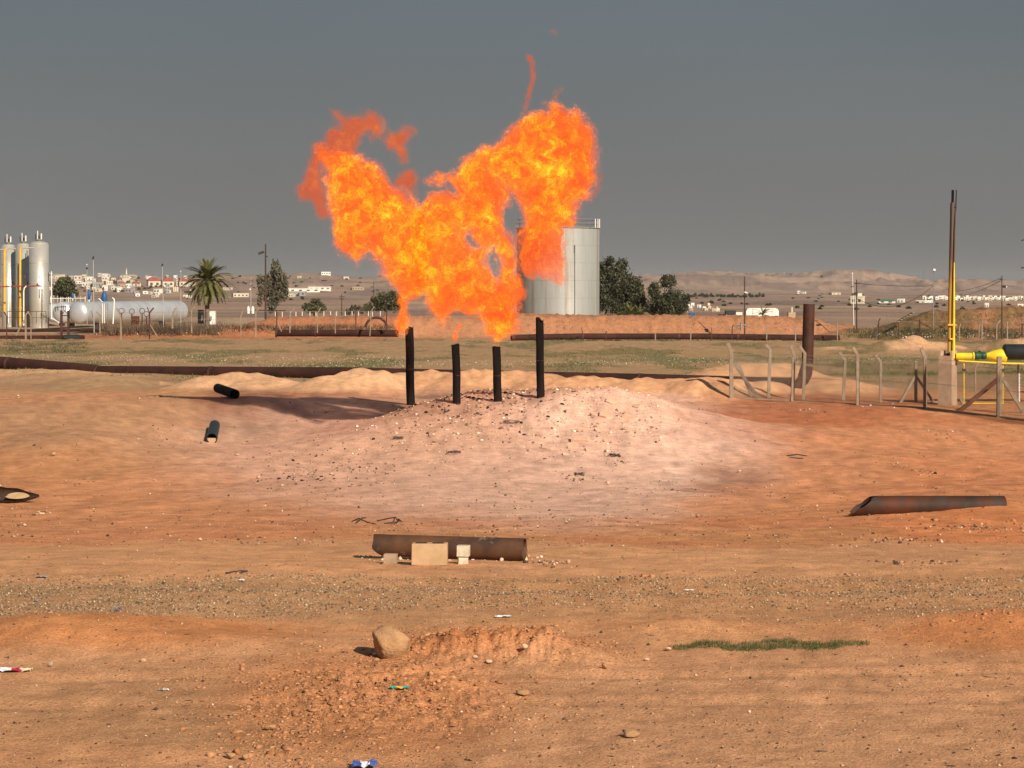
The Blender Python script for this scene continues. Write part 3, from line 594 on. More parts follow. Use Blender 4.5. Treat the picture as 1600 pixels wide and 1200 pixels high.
for i, (px, py, w, h) in enumerate(((510, 645, 12, 8), (577, 738, 6, 4), (518, 742, 9, 5), (404, 748, 8, 6), (440, 760, 9, 4), (950, 758, 9, 8), (1155, 738, 8, 6), (1020, 770, 6, 5), (1276, 793, 7, 6), (370, 712, 10, 4), (313, 845, 9, 6), (660, 792, 6, 6), (1205, 760, 6, 4), (242, 752, 6, 4))):
    one_rock(px, py, w, h, 'small loose stone lying by itself on the dirt slope around the flare mound', 160 + i, 'limestone', 'stone', 'single stones on the slope', 1)

# ------------------------------------------------------------------ flare pipes
def jag(amp, ph, k=3):
    r = random.Random(ph); t = [r.uniform(-1, 1) for _ in range(8)]
    return lambda th: amp * (math.sin(th + ph) * .6 + .35 * math.sin(k * th + ph * 2) + .3 * t[int(th / 6.284 * 8) % 8])
for (bx, by, tx, ty, rp, am, ph, lb) in ((642, 633, 639.5, 513, 6.6, .12, 1.2, 'leftmost tall black flare pipe with a pointed broken top'), (714.5, 630, 712, 538, 6.2, .035, 2.2, 'second flare pipe from the left, short and black with a reddish flank'),
                                (778.5, 627, 775.5, 542, 6.4, .03, 4.0, 'third flare pipe from the left, shortest, rust showing on its side'), (845, 620, 843, 499, 6.1, .11, 3.6, 'rightmost and highest-reaching black flare pipe with a jagged notched top')):
    g = G(bx, by); top = W(tx, ty, g.y); r = S(rp, g.y)
    t = thing('flare_pipe', g, lb, 'pipe', 'burnt flare pipes on the mound')
    tip = top + (top - g) * 0
    MB().hollow(g - Vector((0, 0, .4)), tip, r, r * .86, 28, cut1=jag(am, ph), rings=14, dent=lambda th, q, p=ph: .012 * math.sin(3 * th + p) * math.sin(9 * q + p)).build('pipe_shell', M['soot'], t)
    mb = MB(); q = g.lerp(tip, .47); mb.lathe(q, [(r * 1.0, -.012), (r * 1.045, -.01), (r * 1.045, .01), (r * 1.0, .012)], 24, axis=tip - g); mb.build('weld_seam', M['rust_dark'], t)

# ------------------------------------------------------------------ long pipelines
def pipeline(name, label, pts, r, mat, joints=(), hollow_end=False, collar='rust_dark'):
    t = thing(name, pts[0], label, 'pipeline'); mb = MB(); mb.tube(pts, r, 18, True).build('pipe_run', M[mat], t)
    for f in joints:
        k = f * (len(pts) - 1); i = min(int(k), len(pts) - 2); p = Vector(pts[i]).lerp(Vector(pts[i + 1]), k - i); ax = Vector(pts[i + 1]) - Vector(pts[i])
        MB().lathe(p, [(r, -.12), (r * 1.06, -.1), (r * 1.06, .1), (r, .12)], 18, axis=ax).build('weld_collar', M[collar], t)
    return t
def lp(px, py, d): return W(px, py, d)
pA = [W(-120, 559, 137), W(0, 567.5, 132), W(150, 580.5, 127)]
pipeline('pipeline', 'long dark red pipe lying across the left, sloping down from the left edge', pA, .40, 'rust_red', (.55,))
pB = [W(150, 581, 127), W(330, 582.5, 121.5), W(540, 584, 116.5), W(760, 589.5, 112), W(1000, 595, 106.5), W(1236, 602, 101.5)]
tB = pipeline('pipeline', 'long straight red-brown pipe half buried behind the soil heaps and flare mound', pB, .35, 'rust_red', (.004, .2, .42, .62, .8))
pC = [W(432, 520.5, 212), W(520, 520.5, 210), W(622, 521, 209)]
tC = pipeline('pipeline', 'rusty pipe at the foot of the left earth bank, open end at left', pC, .33, 'rust_red', (.35, .7))
MB().hollow(W(430.5, 520.3, 212), W(433, 520.4, 212), .40, .3, 20).build('open_collar', M['dark'], tC, label='black open collar')
pD = [W(801, 527.5, 205), W(900, 525.5, 207), W(1100, 525.5, 208), W(1312, 528.5, 207)]
pipeline('pipeline', 'dark rusty pipe along the foot of the long earth bank right of the flames', pD, .28, 'rust_red', (.0, .12, .35, .6, .75, .9))
pE = [W(-60, 529, 215), W(60, 528.5, 213), W(131, 528, 212)]
tE = pipeline('pipeline', 'thick maroon pipe in front of the gas plant at far left', pE, .27, 'rust_red', (.3, .6, .8))
MB().tube([W(100, 527.8, 212), W(124, 527.6, 212)], .30, 16).build('black_wrap', M['black'], tE)
pF = [W(-60, 516.5, 235), W(60, 516.5, 233), W(162, 516, 231)]
pipeline('pipeline', 'thinner maroon pipe just behind the thick one before the gas plant', pF, .15, 'rust_red', (.4, .7))

# ------------------------------------------------------------------ pipes lying about
def lying(name, label, p0, p1, r, mat, **k):
    return MB().hollow(p0, p1, r, r * .93, 28, **k).build(name, M[mat], None, loc=(Vector(p0) + Vector(p1)) / 2, label=label, cat='pipe')
g = G(700, 874); r = S(17.6, g.y)
def cutA(th):
    b = math.sin(th); return .03 + (.13 * max(0, (-b - .15)) if b < -.15 else 0) + .01 * math.sin(3 * th)
lying('cut_pipe', 'brown cut pipe lying on the near ground behind three concrete blocks', W(582, 851.5, g.y + .25), W(820, 858.5, g.y - .15), r, 'pipe_brown', cut0=cutA, cut1=lambda th: .004 * math.sin(4 * th), rings=8)
g = G(1350, 806); r = S(16.2, g.y)
def cutB(th):
    b = math.sin(th); return .34 * max(0, (b + 1)) ** 1.2 * .55 + .02 * math.sin(5 * th) + .012 * math.sin(11 * th + 1)
pp_ = lying('cut_pipe', 'rust-orange cut pipe with a slanted torn end lying at the right', W(1327, 790.5, g.y + .15), W(1568, 790.5, g.y + .5), r, 'pipe_burnt', cut0=cutB, rings=8)
g = G(331, 692); r = S(8.6, g.y)
lying('short_pipe', 'short black pipe end pointing at the camera with sand in its mouth', W(331, 685.5, g.y), W(335.5, 664.5, g.y + 3.6), r, 'black', rings=4)
MB().add([W(331, 684.5, g.y + .05) + Vector((r * .88 * math.cos(a), .05, r * .88 * math.sin(a))) for a in [math.pi + math.pi * k / 10 for k in range(11)]] , [tuple(range(11))]).build('sand_fill', M['concrete_pale'], None, label='small plug of pale sand lying in the mouth of the black pipe', cat='sand')
g = G(366, 623, 60); r = S(7.6, g.y)
lying('short_pipe', 'short rusty black pipe lying aslant against the left soil heap', W(367, 615.8, g.y), W(340.5, 606.5, g.y + 4.2), r, 'soot', rings=4)
M['soot_open'] = pm('dark_rusted_shell', (.035, .022, .018), (.075, .042, .03), .8, 0, 5, spots=(9, (.11, .075, .05), .6))
# split half pipe at the left edge
g = G(20, 786); d0 = g.y; mb = MB(); n = 12; seg = 16
for side, rr in ((0, S(17, d0)), (1, S(15.4, d0))):
    vs = []
    for i in range(n + 1):
        q = i / n; px = -45 + 106 * q; k = 1 - max(0, (q - .45) / .55) ** 1.8 * .9
        c = W(px, 771 + 4 * q, d0 + .1 - .15 * q)
        for j in range(seg + 1):
            th = -2.5 + 3.3 * j / seg; jag_ = .012 * math.sin(px * .9 + j)
            vs.append(c + Vector((0, math.cos(th) * rr * k , math.sin(th) * rr * k * .9 + jag_ * (j in (0, seg)))))
    fs = [(i * (seg + 1) + j, (i + 1) * (seg + 1) + j, (i + 1) * (seg + 1) + j + 1, i * (seg + 1) + j + 1) for i in range(n) for j in range(seg)]
    mb.add(vs, fs if side == 0 else [f[::-1] for f in fs], True)
t = mb.build('split_pipe', M['soot_open'], None, loc=W(10, 778, d0), label='split half-shell of old pipe holding sand, at the left edge', cat='pipe')
mb = MB(); vs = []
for i in range(9):
    px = 8 + 38 * i / 8; k = max(math.sin(math.pi * i / 8), 0) ** .5 * S(9, d0); c = W(px, 775.5, d0 + .0); vs += [c + Vector((0, -k, -k * .35)), c + Vector((0, 0, .02)), c + Vector((0, k * .9, k * .62))]
mb.add(vs, [(i * 3 + a, i * 3 + 3 + a, i * 3 + 4 + a, i * 3 + 1 + a) for i in range(8) for a in (0, 1)], True).build('sand_bed', M['concrete_pale'], t)

# ------------------------------------------------------------------ concrete blocks by the near pipe
def block(px0, px1, py0, py1, dep, label, mat, yaw=0, name='concrete_block', hollow=False, d=None, z0=None, near=20):
    g = G((px0 + px1) / 2, py1, near); dd = d or g.y; a = W(px0, py1, dd); b = W(px1, py0, dd); w, h = b.x - a.x, b.z - a.z; c = (a + b) / 2
    t = thing(name, (c.x, dd + dep / 2, a.z if z0 is None else z0), label, 'block'); M3 = Matrix.Rotation(R(yaw), 3, 'Z'); mb = MB(); import bmesh
    bm = bmesh.new(); bmesh.ops.create_cube(bm, size=1.0); bmesh.ops.bevel(bm, geom=bm.edges[:], offset=.02, segments=1, affect='EDGES')
    bm.verts.ensure_lookup_table(); vs = [Vector((c.x, dd + dep / 2, c.z)) + M3 @ Vector((v.co.x * w, v.co.y * dep, v.co.z * h)) + Vector([rnd.uniform(-.002, .002) for _ in range(3)]) for v in bm.verts]
    mb.add(vs, [[v.index for v in f.verts] for f in bm.faces]); bm.free(); mb.build('block_body', M[mat], t)
    if hollow:
        for s_ in (-1, 1):
            q = MB(); q.box(Vector((c.x, dd + dep / 2, b.z + .001)) + M3 @ Vector((s_ * w * .24, 0, 0)), (w * .32, dep * .5, .008), M3); q.build('core_hole_shade', M['dark'], t)  # flat dark plate on the top stands for the shade inside the core
    return t
block(643.5, 698.5, 850, 883, .17, 'large tan hollow concrete block standing before the brown pipe', 'concrete_pale', -3, hollow=True)
block(600, 620, 866, 881, .11, 'smallest chipped block at the left end, low before the pipe', 'concrete', -6)
block(715.5, 731, 871, 881.5, .1, 'lower white block of the stacked pair before the pipe', 'concrete_white', 8)
gg = G(723, 881.5, 20); block(714.5, 733.5, 853, 870, .12, 'upper white block balanced on the stacked pair', 'concrete_white', -7, d=gg.y - .01)
block(1003, 1022, 897.5, 902, .08, 'reddish brick lying at the edge of the gravel strip', 'clod', 5, name='brick')
# ------------------------------------------------------------------ storage tank
def build_tank():
    d = 245.0; c0 = W(872, 495, d); rad = S(64.5, d); ztop = W(872, 357, d).z; zb = -1.6; cx = c0.x
    t = thing('storage_tank', (cx, d, zb), 'tall pale grey riveted storage tank behind the flames, stained with streaks', 'tank')
    m, nt, b = new_mat('tank_paint'); f = noise_fac(nt, .35, 5, .65, (1, 1, .12), 'POS'); c = ramp_of(nt, f, [(.36, (.42, .44, .42)), (.64, (.33, .35, .33))])
    k = ramp_of(nt, noise_fac(nt, 1.0, 5, .7, (1, 1, .04), 'POS', off=3), [(.53, (0, 0, 0)), (.66, (1, 1, 1))]); c = mixc(nt, mixc(nt, 1.0, k, (.65, .65, .65), 'MULTIPLY'), c, (.24, .185, .12))
    k2 = ramp_of(nt, noise_fac(nt, 2.6, 4, .7, (1, 1, .35), 'POS', off=13), [(.60, (0, 0, 0)), (.72, (1, 1, 1))]); c = mixc(nt, mixc(nt, 1.0, k2, (.35, .35, .35), 'MULTIPLY'), c, (.30, .27, .21))
    nt.links.new(c, b.inputs['Base Color']); b.inputs['Roughness'].default_value = .5; b.inputs['Metallic'].default_value = .35
    bump(nt, b, noise_fac(nt, .7, 3), .25, .1)
    courses, per = 6, 16; hc = (ztop - zb) / courses
    MB().lathe((cx, d, zb), [(rad - .02, 0), (rad - .02, ztop - zb - .01), (rad * .5, ztop - zb + .35), (.01, ztop - zb + .55)], 64).build('tank_core_and_roof', M['grey_steel'], t)
    me_cache = {}
    for i in range(courses):
        for j in range(per):
            key = i % 2
            if key not in me_cache:
                mb = MB(); vs = []; g_ = .006 / rad; a0 = g_; a1 = 2 * math.pi / per - g_
                for q in range(6):
                    a = a0 + (a1 - a0) * q / 5
                    for (rr, zz) in ((rad - .02, .006), (rad, .006), (rad, hc - .006), (rad - .02, hc - .006)): vs.append(Vector((rr * math.cos(a), rr * math.sin(a), zz)))
                fs = [(q * 4 + s, q * 4 + 4 + s, q * 4 + 4 + s + 1, q * 4 + s + 1) for q in range(5) for s in range(3)] + [(0, 1, 2, 3), (23, 22, 21, 20)]
                me = bpy.data.meshes.new('shell_plate'); me.from_pydata([tuple(v) for v in vs], [], fs); me.materials.append(m)
                me.polygons.foreach_set('use_smooth', [True] * len(fs)); me.set_sharp_from_angle(angle=R(50)); me_cache[key] = me
            o = bpy.data.objects.new('shell_plate', me_cache[key]); link(o, t); o.location = (0, 0, i * hc); o.rotation_euler = (0, 0, 2 * math.pi * (j + .5 * (i % 2)) / per)
    MB().lathe((cx, d, ztop), [(rad, -.05), (rad + .09, -.05), (rad + .09, .05), (rad, .05)], 64).build('top_curb', M['grey_steel'], t)
    # top railing
    def at(a, z, e=.02): return Vector((cx + (rad + e) * math.cos(a), d + (rad + e) * math.sin(a), z))
    for zz in (.5, .95):
        MB().tube([at(2 * math.pi * k / 48, ztop + zz) for k in range(49)], .025, 5, False).build('guard_rail', M['grey_steel'], t)
    for k in range(22): a = 2 * math.pi * k / 22 + .1; MB().tube([at(a, ztop), at(a, ztop + .95)], .022, 5).build('rail_post', M['grey_steel'], t)
    for a in (R(-30), R(-21), R(-12)): MB().tube([at(a, ztop, .06), at(a, ztop + 1.0, .06)], .055, 6).build('white_rail_post', M['white'], t)
    # down pipe with its fittings, and a narrow plate door at the foot
    a = -math.acos(24 / 64.5)
    MB().tube([at(a, zb, .12), at(a, ztop - 2.0, .12)], .03, 6).build('down_pipe', M['grey_steel'], t)
    MB().box(at(a + .0, ztop - 2.3, .1), (.09, .12, .8)).build('gauge_box', M['grey_steel'], t)
build_tank()

# ------------------------------------------------------------------ gas plant at the left
def dome(r, h, n=7): return [(r * math.cos(math.pi / 2 * k / n), h * math.sin(math.pi / 2 * k / n)) for k in range(n + 1)]
def vessel(px0, px1, pyt, d, label):
    c = (px0 + px1) / 2; r = S((px1 - px0) / 2, d); p = W(c, 507, d); zt = W(c, pyt, d).z; zb = -1.2; H0 = zt - r * .38 - zb
    t = thing('gas_vessel', (p.x, d, zb), label, 'vessel', 'upright gas vessels')
    MB().lathe((p.x, d, zb), [(r * .97, 0), (r * .97, .8), (r, .85), (r, H0)] + [(a, H0 + b) for a, b in dome(r, r * .38)], 40).build('shell', M['silver'], t); sh_ = COL.objects[-1]
    for z in (.5, .78): MB().lathe((p.x, d, zb + H0 * z), [(r + .002, -.03), (r + .02, -.02), (r + .02, .02), (r + .002, .03)], 40).build('weld_band', M['silver'], sh_)
    MB().lathe((p.x, d, zt - .1), [(.01, .3), (.42, .3), (.42, .22), (.3, .2), (.3, 0)], 20).build('top_flange', M['grey_steel'], t); tf_ = COL.objects[-1]
    for dx, h, w, mt in ((-.35, .75, .05, 'dark'), (-.12, 1.15, .05, 'white'), (.3, .85, .08, 'white'), (.05, .6, .09, 'dark')):
        MB().tube([(p.x + dx, d - .05, zt + .1), (p.x + dx, d - .05, zt + h)], w, 8).build('top_nozzle', M[mt], tf_)
    MB().box((p.x + .35, d - r - .02, zb + H0 * .62), (.2, .06, .3)).build('name_plate', M['white'], t)
    return p.x, r, zt
vs_ = [vessel(-26, -2, 383, 262, 'silver upright gas vessel cut by the left edge of the view'), vessel(3, 25, 381, 260, 'second silver gas vessel from the left edge, yellow pipe before it'), vessel(26, 49, 379.5, 258, 'silver gas vessel next to the rightmost one, half in its shadow'), vessel(46.5, 77, 376.5, 254, 'rightmost and widest silver upright gas vessel')]
def pipes(name, label, cat, runs, loc_px=None, group=None):
    t = thing(name, W(*runs[0][0][0]), label, cat, group)
    for pts, rp, mt, nm in runs:
        MB().tube([W(*p) for p in pts], S(rp, pts[0][2]), 10).build(nm, M[mt], t)
    return t
pipes('riser_pipe', 'yellow riser pipe on the left, before the second vessel', 'pipe', [([(7, 489, 250), (7, 394, 250), (8, 390, 250), (11, 388, 250)], 1.8, 'mustard', 'riser'), ([(11, 388, 250), (25, 388.5, 250)], 1.3, 'silver', 'cross_pipe'), ([(7, 482, 250), (7, 480, 250)], 2.6, 'mustard', 'flange'), ([(-8, 390, 250), (6, 390, 250)], 1.2, 'silver', 'side_pipe')], group='yellow risers')
pipes('riser_pipe', 'yellow riser pipe before the third vessel, silver bend on top', 'pipe', [([(31.5, 510, 248), (31.5, 393, 248), (32.2, 389, 248), (35, 387, 248)], 1.8, 'mustard', 'riser'), ([(35, 387, 248), (53, 387.5, 249)], 1.3, 'silver', 'cross_pipe'), ([(31.5, 482, 248), (31.5, 480, 248)], 2.6, 'mustard', 'flange')], group='yellow risers')
pipes('gas_header', 'red and white gas header running across the upright vessels', 'pipe', [([(-5, 448, 247), (58, 446.5, 247)], 1.1, 'redpipe', 'header'), ([(58, 443, 247), (60, 446.5, 247), (65, 447, 247)], 1.6, 'redpipe', 'reducer'),
      ([(13, 505, 246.5), (13, 452, 246.5), (14, 449, 246.5), (17, 448, 246.5)], 1.1, 'white', 'drop_pipe'), ([(37, 509, 246), (37, 455, 246), (38, 450, 246), (41, 447, 246)], 1.1, 'white', 'drop_pipe'),
      ([(20, 448, 246), (20, 428, 246)], .8, 'dark', 'valve'), ([(43, 448, 246), (43, 428, 246)], .8, 'dark', 'valve'), ([(18, 436, 245.8), (23, 444, 245.8)], .7, 'dark', 'valve_lever'), ([(41, 436, 245.8), (46, 444, 245.8)], .7, 'dark', 'valve_lever')])
pipes('vent_line', 'thin white vent line standing right of the widest vessel', 'pipe', [([(80.5, 499, 250), (80.5, 424, 250)], .9, 'white', 'line'), ([(80.5, 498, 250), (84, 499, 250), (92, 504, 249)], 1.2, 'white', 'foot_pipe'), ([(76, 426, 250), (76, 440, 250)], .7, 'dark', 'valve'), ([(76, 427, 250), (80, 427, 250)], .5, 'white', 'bracket')])
def rail(px0, px1, pyt, pyb, d, n, label, mt='dark'):
    t = thing('hand_rail', W(px0, pyb, d), label, 'railing')
    MB().tube([W(px0, pyt, d), W(px1, pyt, d)], .035, 6).build('top_rail', M[mt], t); MB().tube([W(px0, (pyt + pyb) / 2, d), W(px1, (pyt + pyb) / 2, d)], .02, 5).build('mid_rail', M[mt], t)
    for i in range(n): x = px0 + (px1 - px0) * i / (n - 1); MB().tube([W(x, pyt, d), W(x, pyb, d)], .03, 6).build('rail_post', M[mt], t)
rail(12, 71.5, 486.5, 506, 244, 5, 'dark handrail before the feet of the upright vessels')
# low dividing kerb and equipment at the feet
def hvessel(x0, x1, yc, rp, d0, d1, label, seg=36):
    a, b = W(x0, yc, d0), W(x1, yc, d1); b.z = a.z; r = S(rp, (d0 + d1) / 2); ax = (b - a).normalized(); L = (b - a).length
    t = thing('horizontal_vessel', ((a + b) / 2 - Vector((0, 0, r + .3))), label, 'vessel', 'horizontal gas vessels')
    prof = [(q, -(r * .5) * math.sin(math.pi / 2 * k / 6)) for k, q in ((k, r * math.cos(math.pi / 2 * k / 6)) for k in range(6, -1, -1))]
    MB().lathe(a, prof, seg, axis=ax).build('end_cap', M['silver_blue'], t)
    MB().lathe(a, [(r, 0), (r, L)], seg, axis=ax).build('shell', M['silver_blue'], t)
    MB().lathe(b, [(r * math.cos(math.pi / 2 * k / 6), r * .5 * math.sin(math.pi / 2 * k / 6)) for k in range(7)], seg, axis=ax).build('end_cap', M['silver_blue'], t)
    for f in (.12, .5, .88): MB().lathe(a + ax * L * f, [(r + .002, -.05), (r + .025, -.04), (r + .025, .04), (r + .002, .05)], seg, axis=ax).build('band', M['grey_steel'], t)
    for f in (.18, .82): c = a + ax * L * f; MB().box((c.x, c.y, c.z - r * 1.05), (.35, r * 1.6, r * .8)).build('saddle', M['dark'], t)
    return t
hvessel(84, 150, 488.5, 14, 266, 285, 'short horizontal vessel farthest back in the vessel row')
hvessel(99, 165, 488.5, 16.2, 252, 272, 'middle horizontal vessel with its round cap facing the camera side')
hvessel(123, 279, 488.8, 16.8, 240, 262, 'longest silver horizontal gas vessel ending right at the palm')
man = thing('manifold', W(105, 466, 250), 'white pipe manifold on posts above the horizontal vessels', 'manifold')
MB().tube([W(78, 466.5, 250), W(134, 466, 250)], .05, 6).build('header', M['white'], man)
for x in (79, 84, 90, 95, 98, 104, 107, 110, 118, 126, 133): MB().tube([W(x, 462 + (x % 3), 250), W(x, 473, 250)], .045, 6).build('standpipe', M['white' if x % 2 else 'silver'], man)
for (x, y0, y1, w) in ((113.5, 457, 466, .14), (139, 452, 468, .22), (163, 455, 473, .33)):
    t = thing('valve_actuator', W(x, y1 + 3, 246), {113.5: 'smallest blue valve actuator above the vessels, leftmost', 139: 'middle blue valve actuator above the horizontal vessels', 163: 'biggest blue valve actuator over the long vessel'}[x], 'valve', 'blue valve actuators')
    MB().lathe(W(x, y1, 246), [(w * .5, 0), (w, .08), (w, S(y1 - y0, 246) * .55), (w * .7, S(y1 - y0, 246) * .8), (w * .3, S(y1 - y0, 246))], 12).build('actuator_body', M['blue'], t)
    MB().tube([W(x, y1 + 4, 246), W(x, y1, 246)], w * .4, 8).build('stem', M['white'], t); MB().box(W(x + 3, y1 - 3, 246), (.12, .12, .5)).build('side_box', M['silver'], t)
pipes('white_riser', 'white bent riser pipe before the long vessel', 'pipe', [([(176.5, 506, 236), (178.5, 470, 236), (178, 467, 236), (175.5, 465.5, 236)], 1.1, 'white', 'riser')])
pipes('vessel_support_pipes', 'pair of white uprights left of the ladder on the long vessel', 'pipe', [([(160, 505, 236), (160, 474, 236)], .7, 'white', 'upright'), ([(163, 505, 236), (163, 474, 236)], .7, 'white', 'upright'), ([(154, 466, 238), (160, 472, 238)], .8, 'white', 'bend')])
t = thing('ladder', W(166, 505, 237), 'short steel ladder leaning on the long silver vessel', 'ladder')
for x in (164.5, 168.5): MB().tube([W(x, 505, 237), W(x, 474, 237)], .03, 5).build('rail', M['grey_steel'], t)
for k in range(8): y = 503 - k * 3.8; MB().tube([W(164.5, y, 237), W(168.5, y, 237)], .02, 5).build('rung', M['grey_steel'], t)
t = thing('pipe_rack', W(102, 524, 222), 'rusty braced pipe rack standing before the middle vessel', 'rack')
for x in (96, 107): MB().box(W(x, 505, 222), (.22, .22, S(40, 222))).build('upright', M['rust_dark'], t)
for y in (493, 515): MB().tube([W(95, y, 222), W(109, y, 222)], .06, 6).build('crossbar', M['rust_dark'], t)
MB().tube([W(95, 494, 222), W(101, 485.5, 222), W(108, 493, 222)], .05, 6).build('gable_brace', M['rust_dark'], t)
for i, (x, y) in enumerate(((190, 489), (206, 490), (222, 489), (229, 494))):
    p = W(x, y, 226); t = thing('hand_valve', p - Vector((0, 0, 1.2)), 'rusty hand valve with wheel before the long vessel, ' + ('leftmost of four', 'second of four', 'third of four', 'rightmost of four')[i], 'valve', 'rusty hand valves')
    MB().tube([p - Vector((0, 0, 1.2)), p], .06, 6).build('stem', M['rust_dark'], t)
    MB().tube([p + Vector((.26 * math.cos(a), .05 * math.cos(a), .22 + .26 * math.sin(a))) for a in [2 * math.pi * k / 14 for k in range(15)]], .03, 5, False).build('hand_wheel', M['dark'], t)
block(205, 216, 494, 507, .6, 'rusty brown box under the hand valves before the long vessel', 'rust', name='equipment_box', d=228)
block(324.5, 336, 486, 507, .8, 'white electrical cabinet right of the palm trunk', 'white', name='cabinet', d=222)
block(309, 317, 484, 506, .7, 'grey electrical cabinet left of the palm trunk', 'grey_steel', name='cabinet', d=224)
MB().box(W(329.5, 497, 221.8), (.18, .02, .4)).build('notice', M['grey_steel'], None, label='small grey notice on the white cabinet door', cat='sign')
for x, lb in ((388, 'left one of two white gas bottles on the earth bank'), (395, 'right one of two white gas bottles on the earth bank')):
    p = W(x, 490, 228); t = thing('gas_bottle', p, lb, 'gas bottle', 'two gas bottles'); r = S(2.3, 228)
    MB().lathe(p, [(r, 0), (r, .55), (r * .6, .72), (r * .35, .76)], 14).build('body', M['white'], t); MB().lathe(p + Vector((0, 0, .76)), [(r * .4, 0), (r * .4, .1), (.01, .1)], 10).build('valve_cap', M['grey_steel'], t)
t = thing('raised_rail', W(430, 486, 225), 'low dark pipe rail raised on the earth bank by the slender tree', 'rail')
MB().tube([W(398, 484.5, 225), W(447, 485.5, 225)], .05, 6).build('bar', M['dark'], t); MB().tube([W(432, 485, 225), W(432, 500, 225)], .05, 6).build('leg', M['dark'], t)

# ------------------------------------------------------------------ poles and masts
def pole(px, pyb, pyt, d, rp, mt, label, heads=(), arms=(), name='light_pole', cat='pole', lean=0.0, zsink=.3, group=None):
    b = W(px, pyb, d); tp = W(px + lean, pyt, d); t = thing(name, b, label, cat, group); r = S(rp, d)
    MB().tube([b - Vector((0, 0, zsink)), b.lerp(tp, .5), tp], [r, r * .85, r * .65], 8).build('mast', M[mt], t)
    for (dx, y, w, h, hm) in heads:
        f = (pyb - y) / (pyb - pyt); c = W(px + lean * f + dx, y, d - .15); hd = thing2('lamp_head', t)
        MB().box(c, (S(w, d), .35, S(h, d) * .6), Matrix.Rotation(R(-18 if dx < 0 else 18), 3, 'Y')).build('lamp_head', M[hm], t)
        MB().tube([W(px + lean * f, y, d), c], .03, 5).build('bracket', M[mt], t)
    for (dx0, dx1, y) in arms:
        MB().tube([W(px + dx0, y, d), W(px + dx1, y, d)], .045, 5).build('cross_arm', M[mt], t)
        for dx in (dx0, (dx0 + dx1) / 2 + .01, dx1): MB().tube([W(px + dx, y, d), W(px + dx, y - 1.3, d)], .035, 5).build('insulator', M['dark'], t)
    return t
def thing2(n, t): return None
pole(415, 496, 381, 222, 1.6, 'wood', 'tall brown pole with a floodlight beside the slender tree', [(-7, 395, 9, 6, 'dark')], [(0, 3, 401)])
pole(1163.5, 524, 432.5, 214, 1.1, 'wood', 'brown pole with a white floodlight before the small white container', [(2, 457, 5, 3, 'white'), (1, 461, 4, 7, 'dark')])
pole(1338.5, 524, 437, 216, 1.2, 'wood', 'brown power pole with crossarm right of the upright rusty pipe', [(-3, 459, 9, 5, 'dark')], [(-3, 5, 443)])
pole(1334.5, 520, 428, 230, .7, 'white', 'thin white pole just left of the brown power pole', [(-.5, 427, 1.6, 3, 'white'), (-1, 448, 4, 1.4, 'dark')], lean=-2.5)
pole(1458, 525, 423, 212, .8, 'grey_steel', 'thin grey lamp post left of the tall yellow stack', [(.5, 421.5, 4, 5, 'white')], lean=1)
pole(1565.5, 531, 431, 205, 1.1, 'wood', 'brown pole with one round floodlight near the right edge', [(4, 448, 4, 6, 'dark'), (6.5, 448, 1.6, 4, 'white')], [(-3, 1, 437)])
pole(1608, 540, 360, 190, 1.2, 'wood', 'pole just outside the right edge with two lamp arms reaching in', [(-9, 375, 5, 2.4, 'dark'), (-9, 418, 6, 3, 'dark')])
pole(534, 492, 460, 330, .9, 'wood', 'short dark utility pole with crossarm left of the flames', [], [(-4, 4, 463.5), (-3, 3, 467)], name='utility_pole')
pole(136, 503, 415, 226, .5, 'silver', 'thin lamp mast over the middle horizontal vessel', [(0, 413.5, 1.6, 2.2, 'white'), (0, 419, 2, 3.5, 'dark')])
pole(147, 516, 402, 224, .75, 'silver', 'taller thin mast with a black tip before the long vessel', [(0, 403, 1.6, 8, 'dark')], lean=-1.5)
pole(255.5, 507, 412, 224, .65, 'silver', 'thin mast before the right part of the long vessel', [(0, 414, 1.8, 6, 'dark')], lean=-2)
pole(282.5, 505, 424, 235, .6, 'silver', 'short thin mast at the right end of the long vessel', [(0, 424, 1.2, 2.4, 'white')])
pole(392, 482, 432, 300, .5, 'silver', 'thin white lamp mast between the palm and the slender tree', [(2, 446, 2.4, 2, 'dark'), (-1, 452, 2, 3, 'white')])
pole(945, 400, 379, 420, .35, 'grey_steel', 'distant thin aerial mast rising behind the tree right of the tank', [(.8, 381, 1.6, .8, 'grey_steel')], zsink=12, cat='mast', name='aerial_mast')
pole(584, 490, 440, 290, .6, 'wood', 'thin pole seen between the flame and the left bush', [], name='utility_pole')
for i, (x, y0, y1, lb) in enumerate(((1300, 432, 402, 'pylon standing on the crest of the right-hand hills'), (1443, 447, 419, 'faint pylon on the skyline left of the yellow stack'), (1050, 432, 417, 'faint pylon on the skyline above the right tree'))):
    d = 4100; b = W(x, y0 + 2, d); t = thing('pylon', b, lb, 'pylon', 'pylons on the skyline'); hgt = S(y0 - y1, d); w = 3.2; mb = MB()
    for sx in (-1, 1):
        for sy in (-1, 1): mb.tube([b + Vector((sx * w, sy * w, 0)), b + Vector((sx * .6, sy * .6, hgt))], .28, 4)
    mb.build('tower_frame', M['grey_steel'], t)
    for f in (.68, .82, .94): MB().tube([b + Vector((-5, 0, hgt * f)), b + Vector((5, 0, hgt * f))], .25, 4).build('cross_arm', M['grey_steel'], t)
def cable(p, q, sag, label, d0, d1):
    a, b = W(*p, d0), W(*q, d1); MB().tube([a.lerp(b, k / 16) - Vector((0, 0, sag * 4 * (k / 16) * (1 - k / 16))) for k in range(17)], .022, 4, False).build('power_cable', M['cable'], None, loc=a, label=label, cat='cable', group='overhead cables')
cable((1342, 443), (1458.5, 446.5), .12, 'nearly straight overhead cable between the brown power pole and the lamp post', 216, 212)
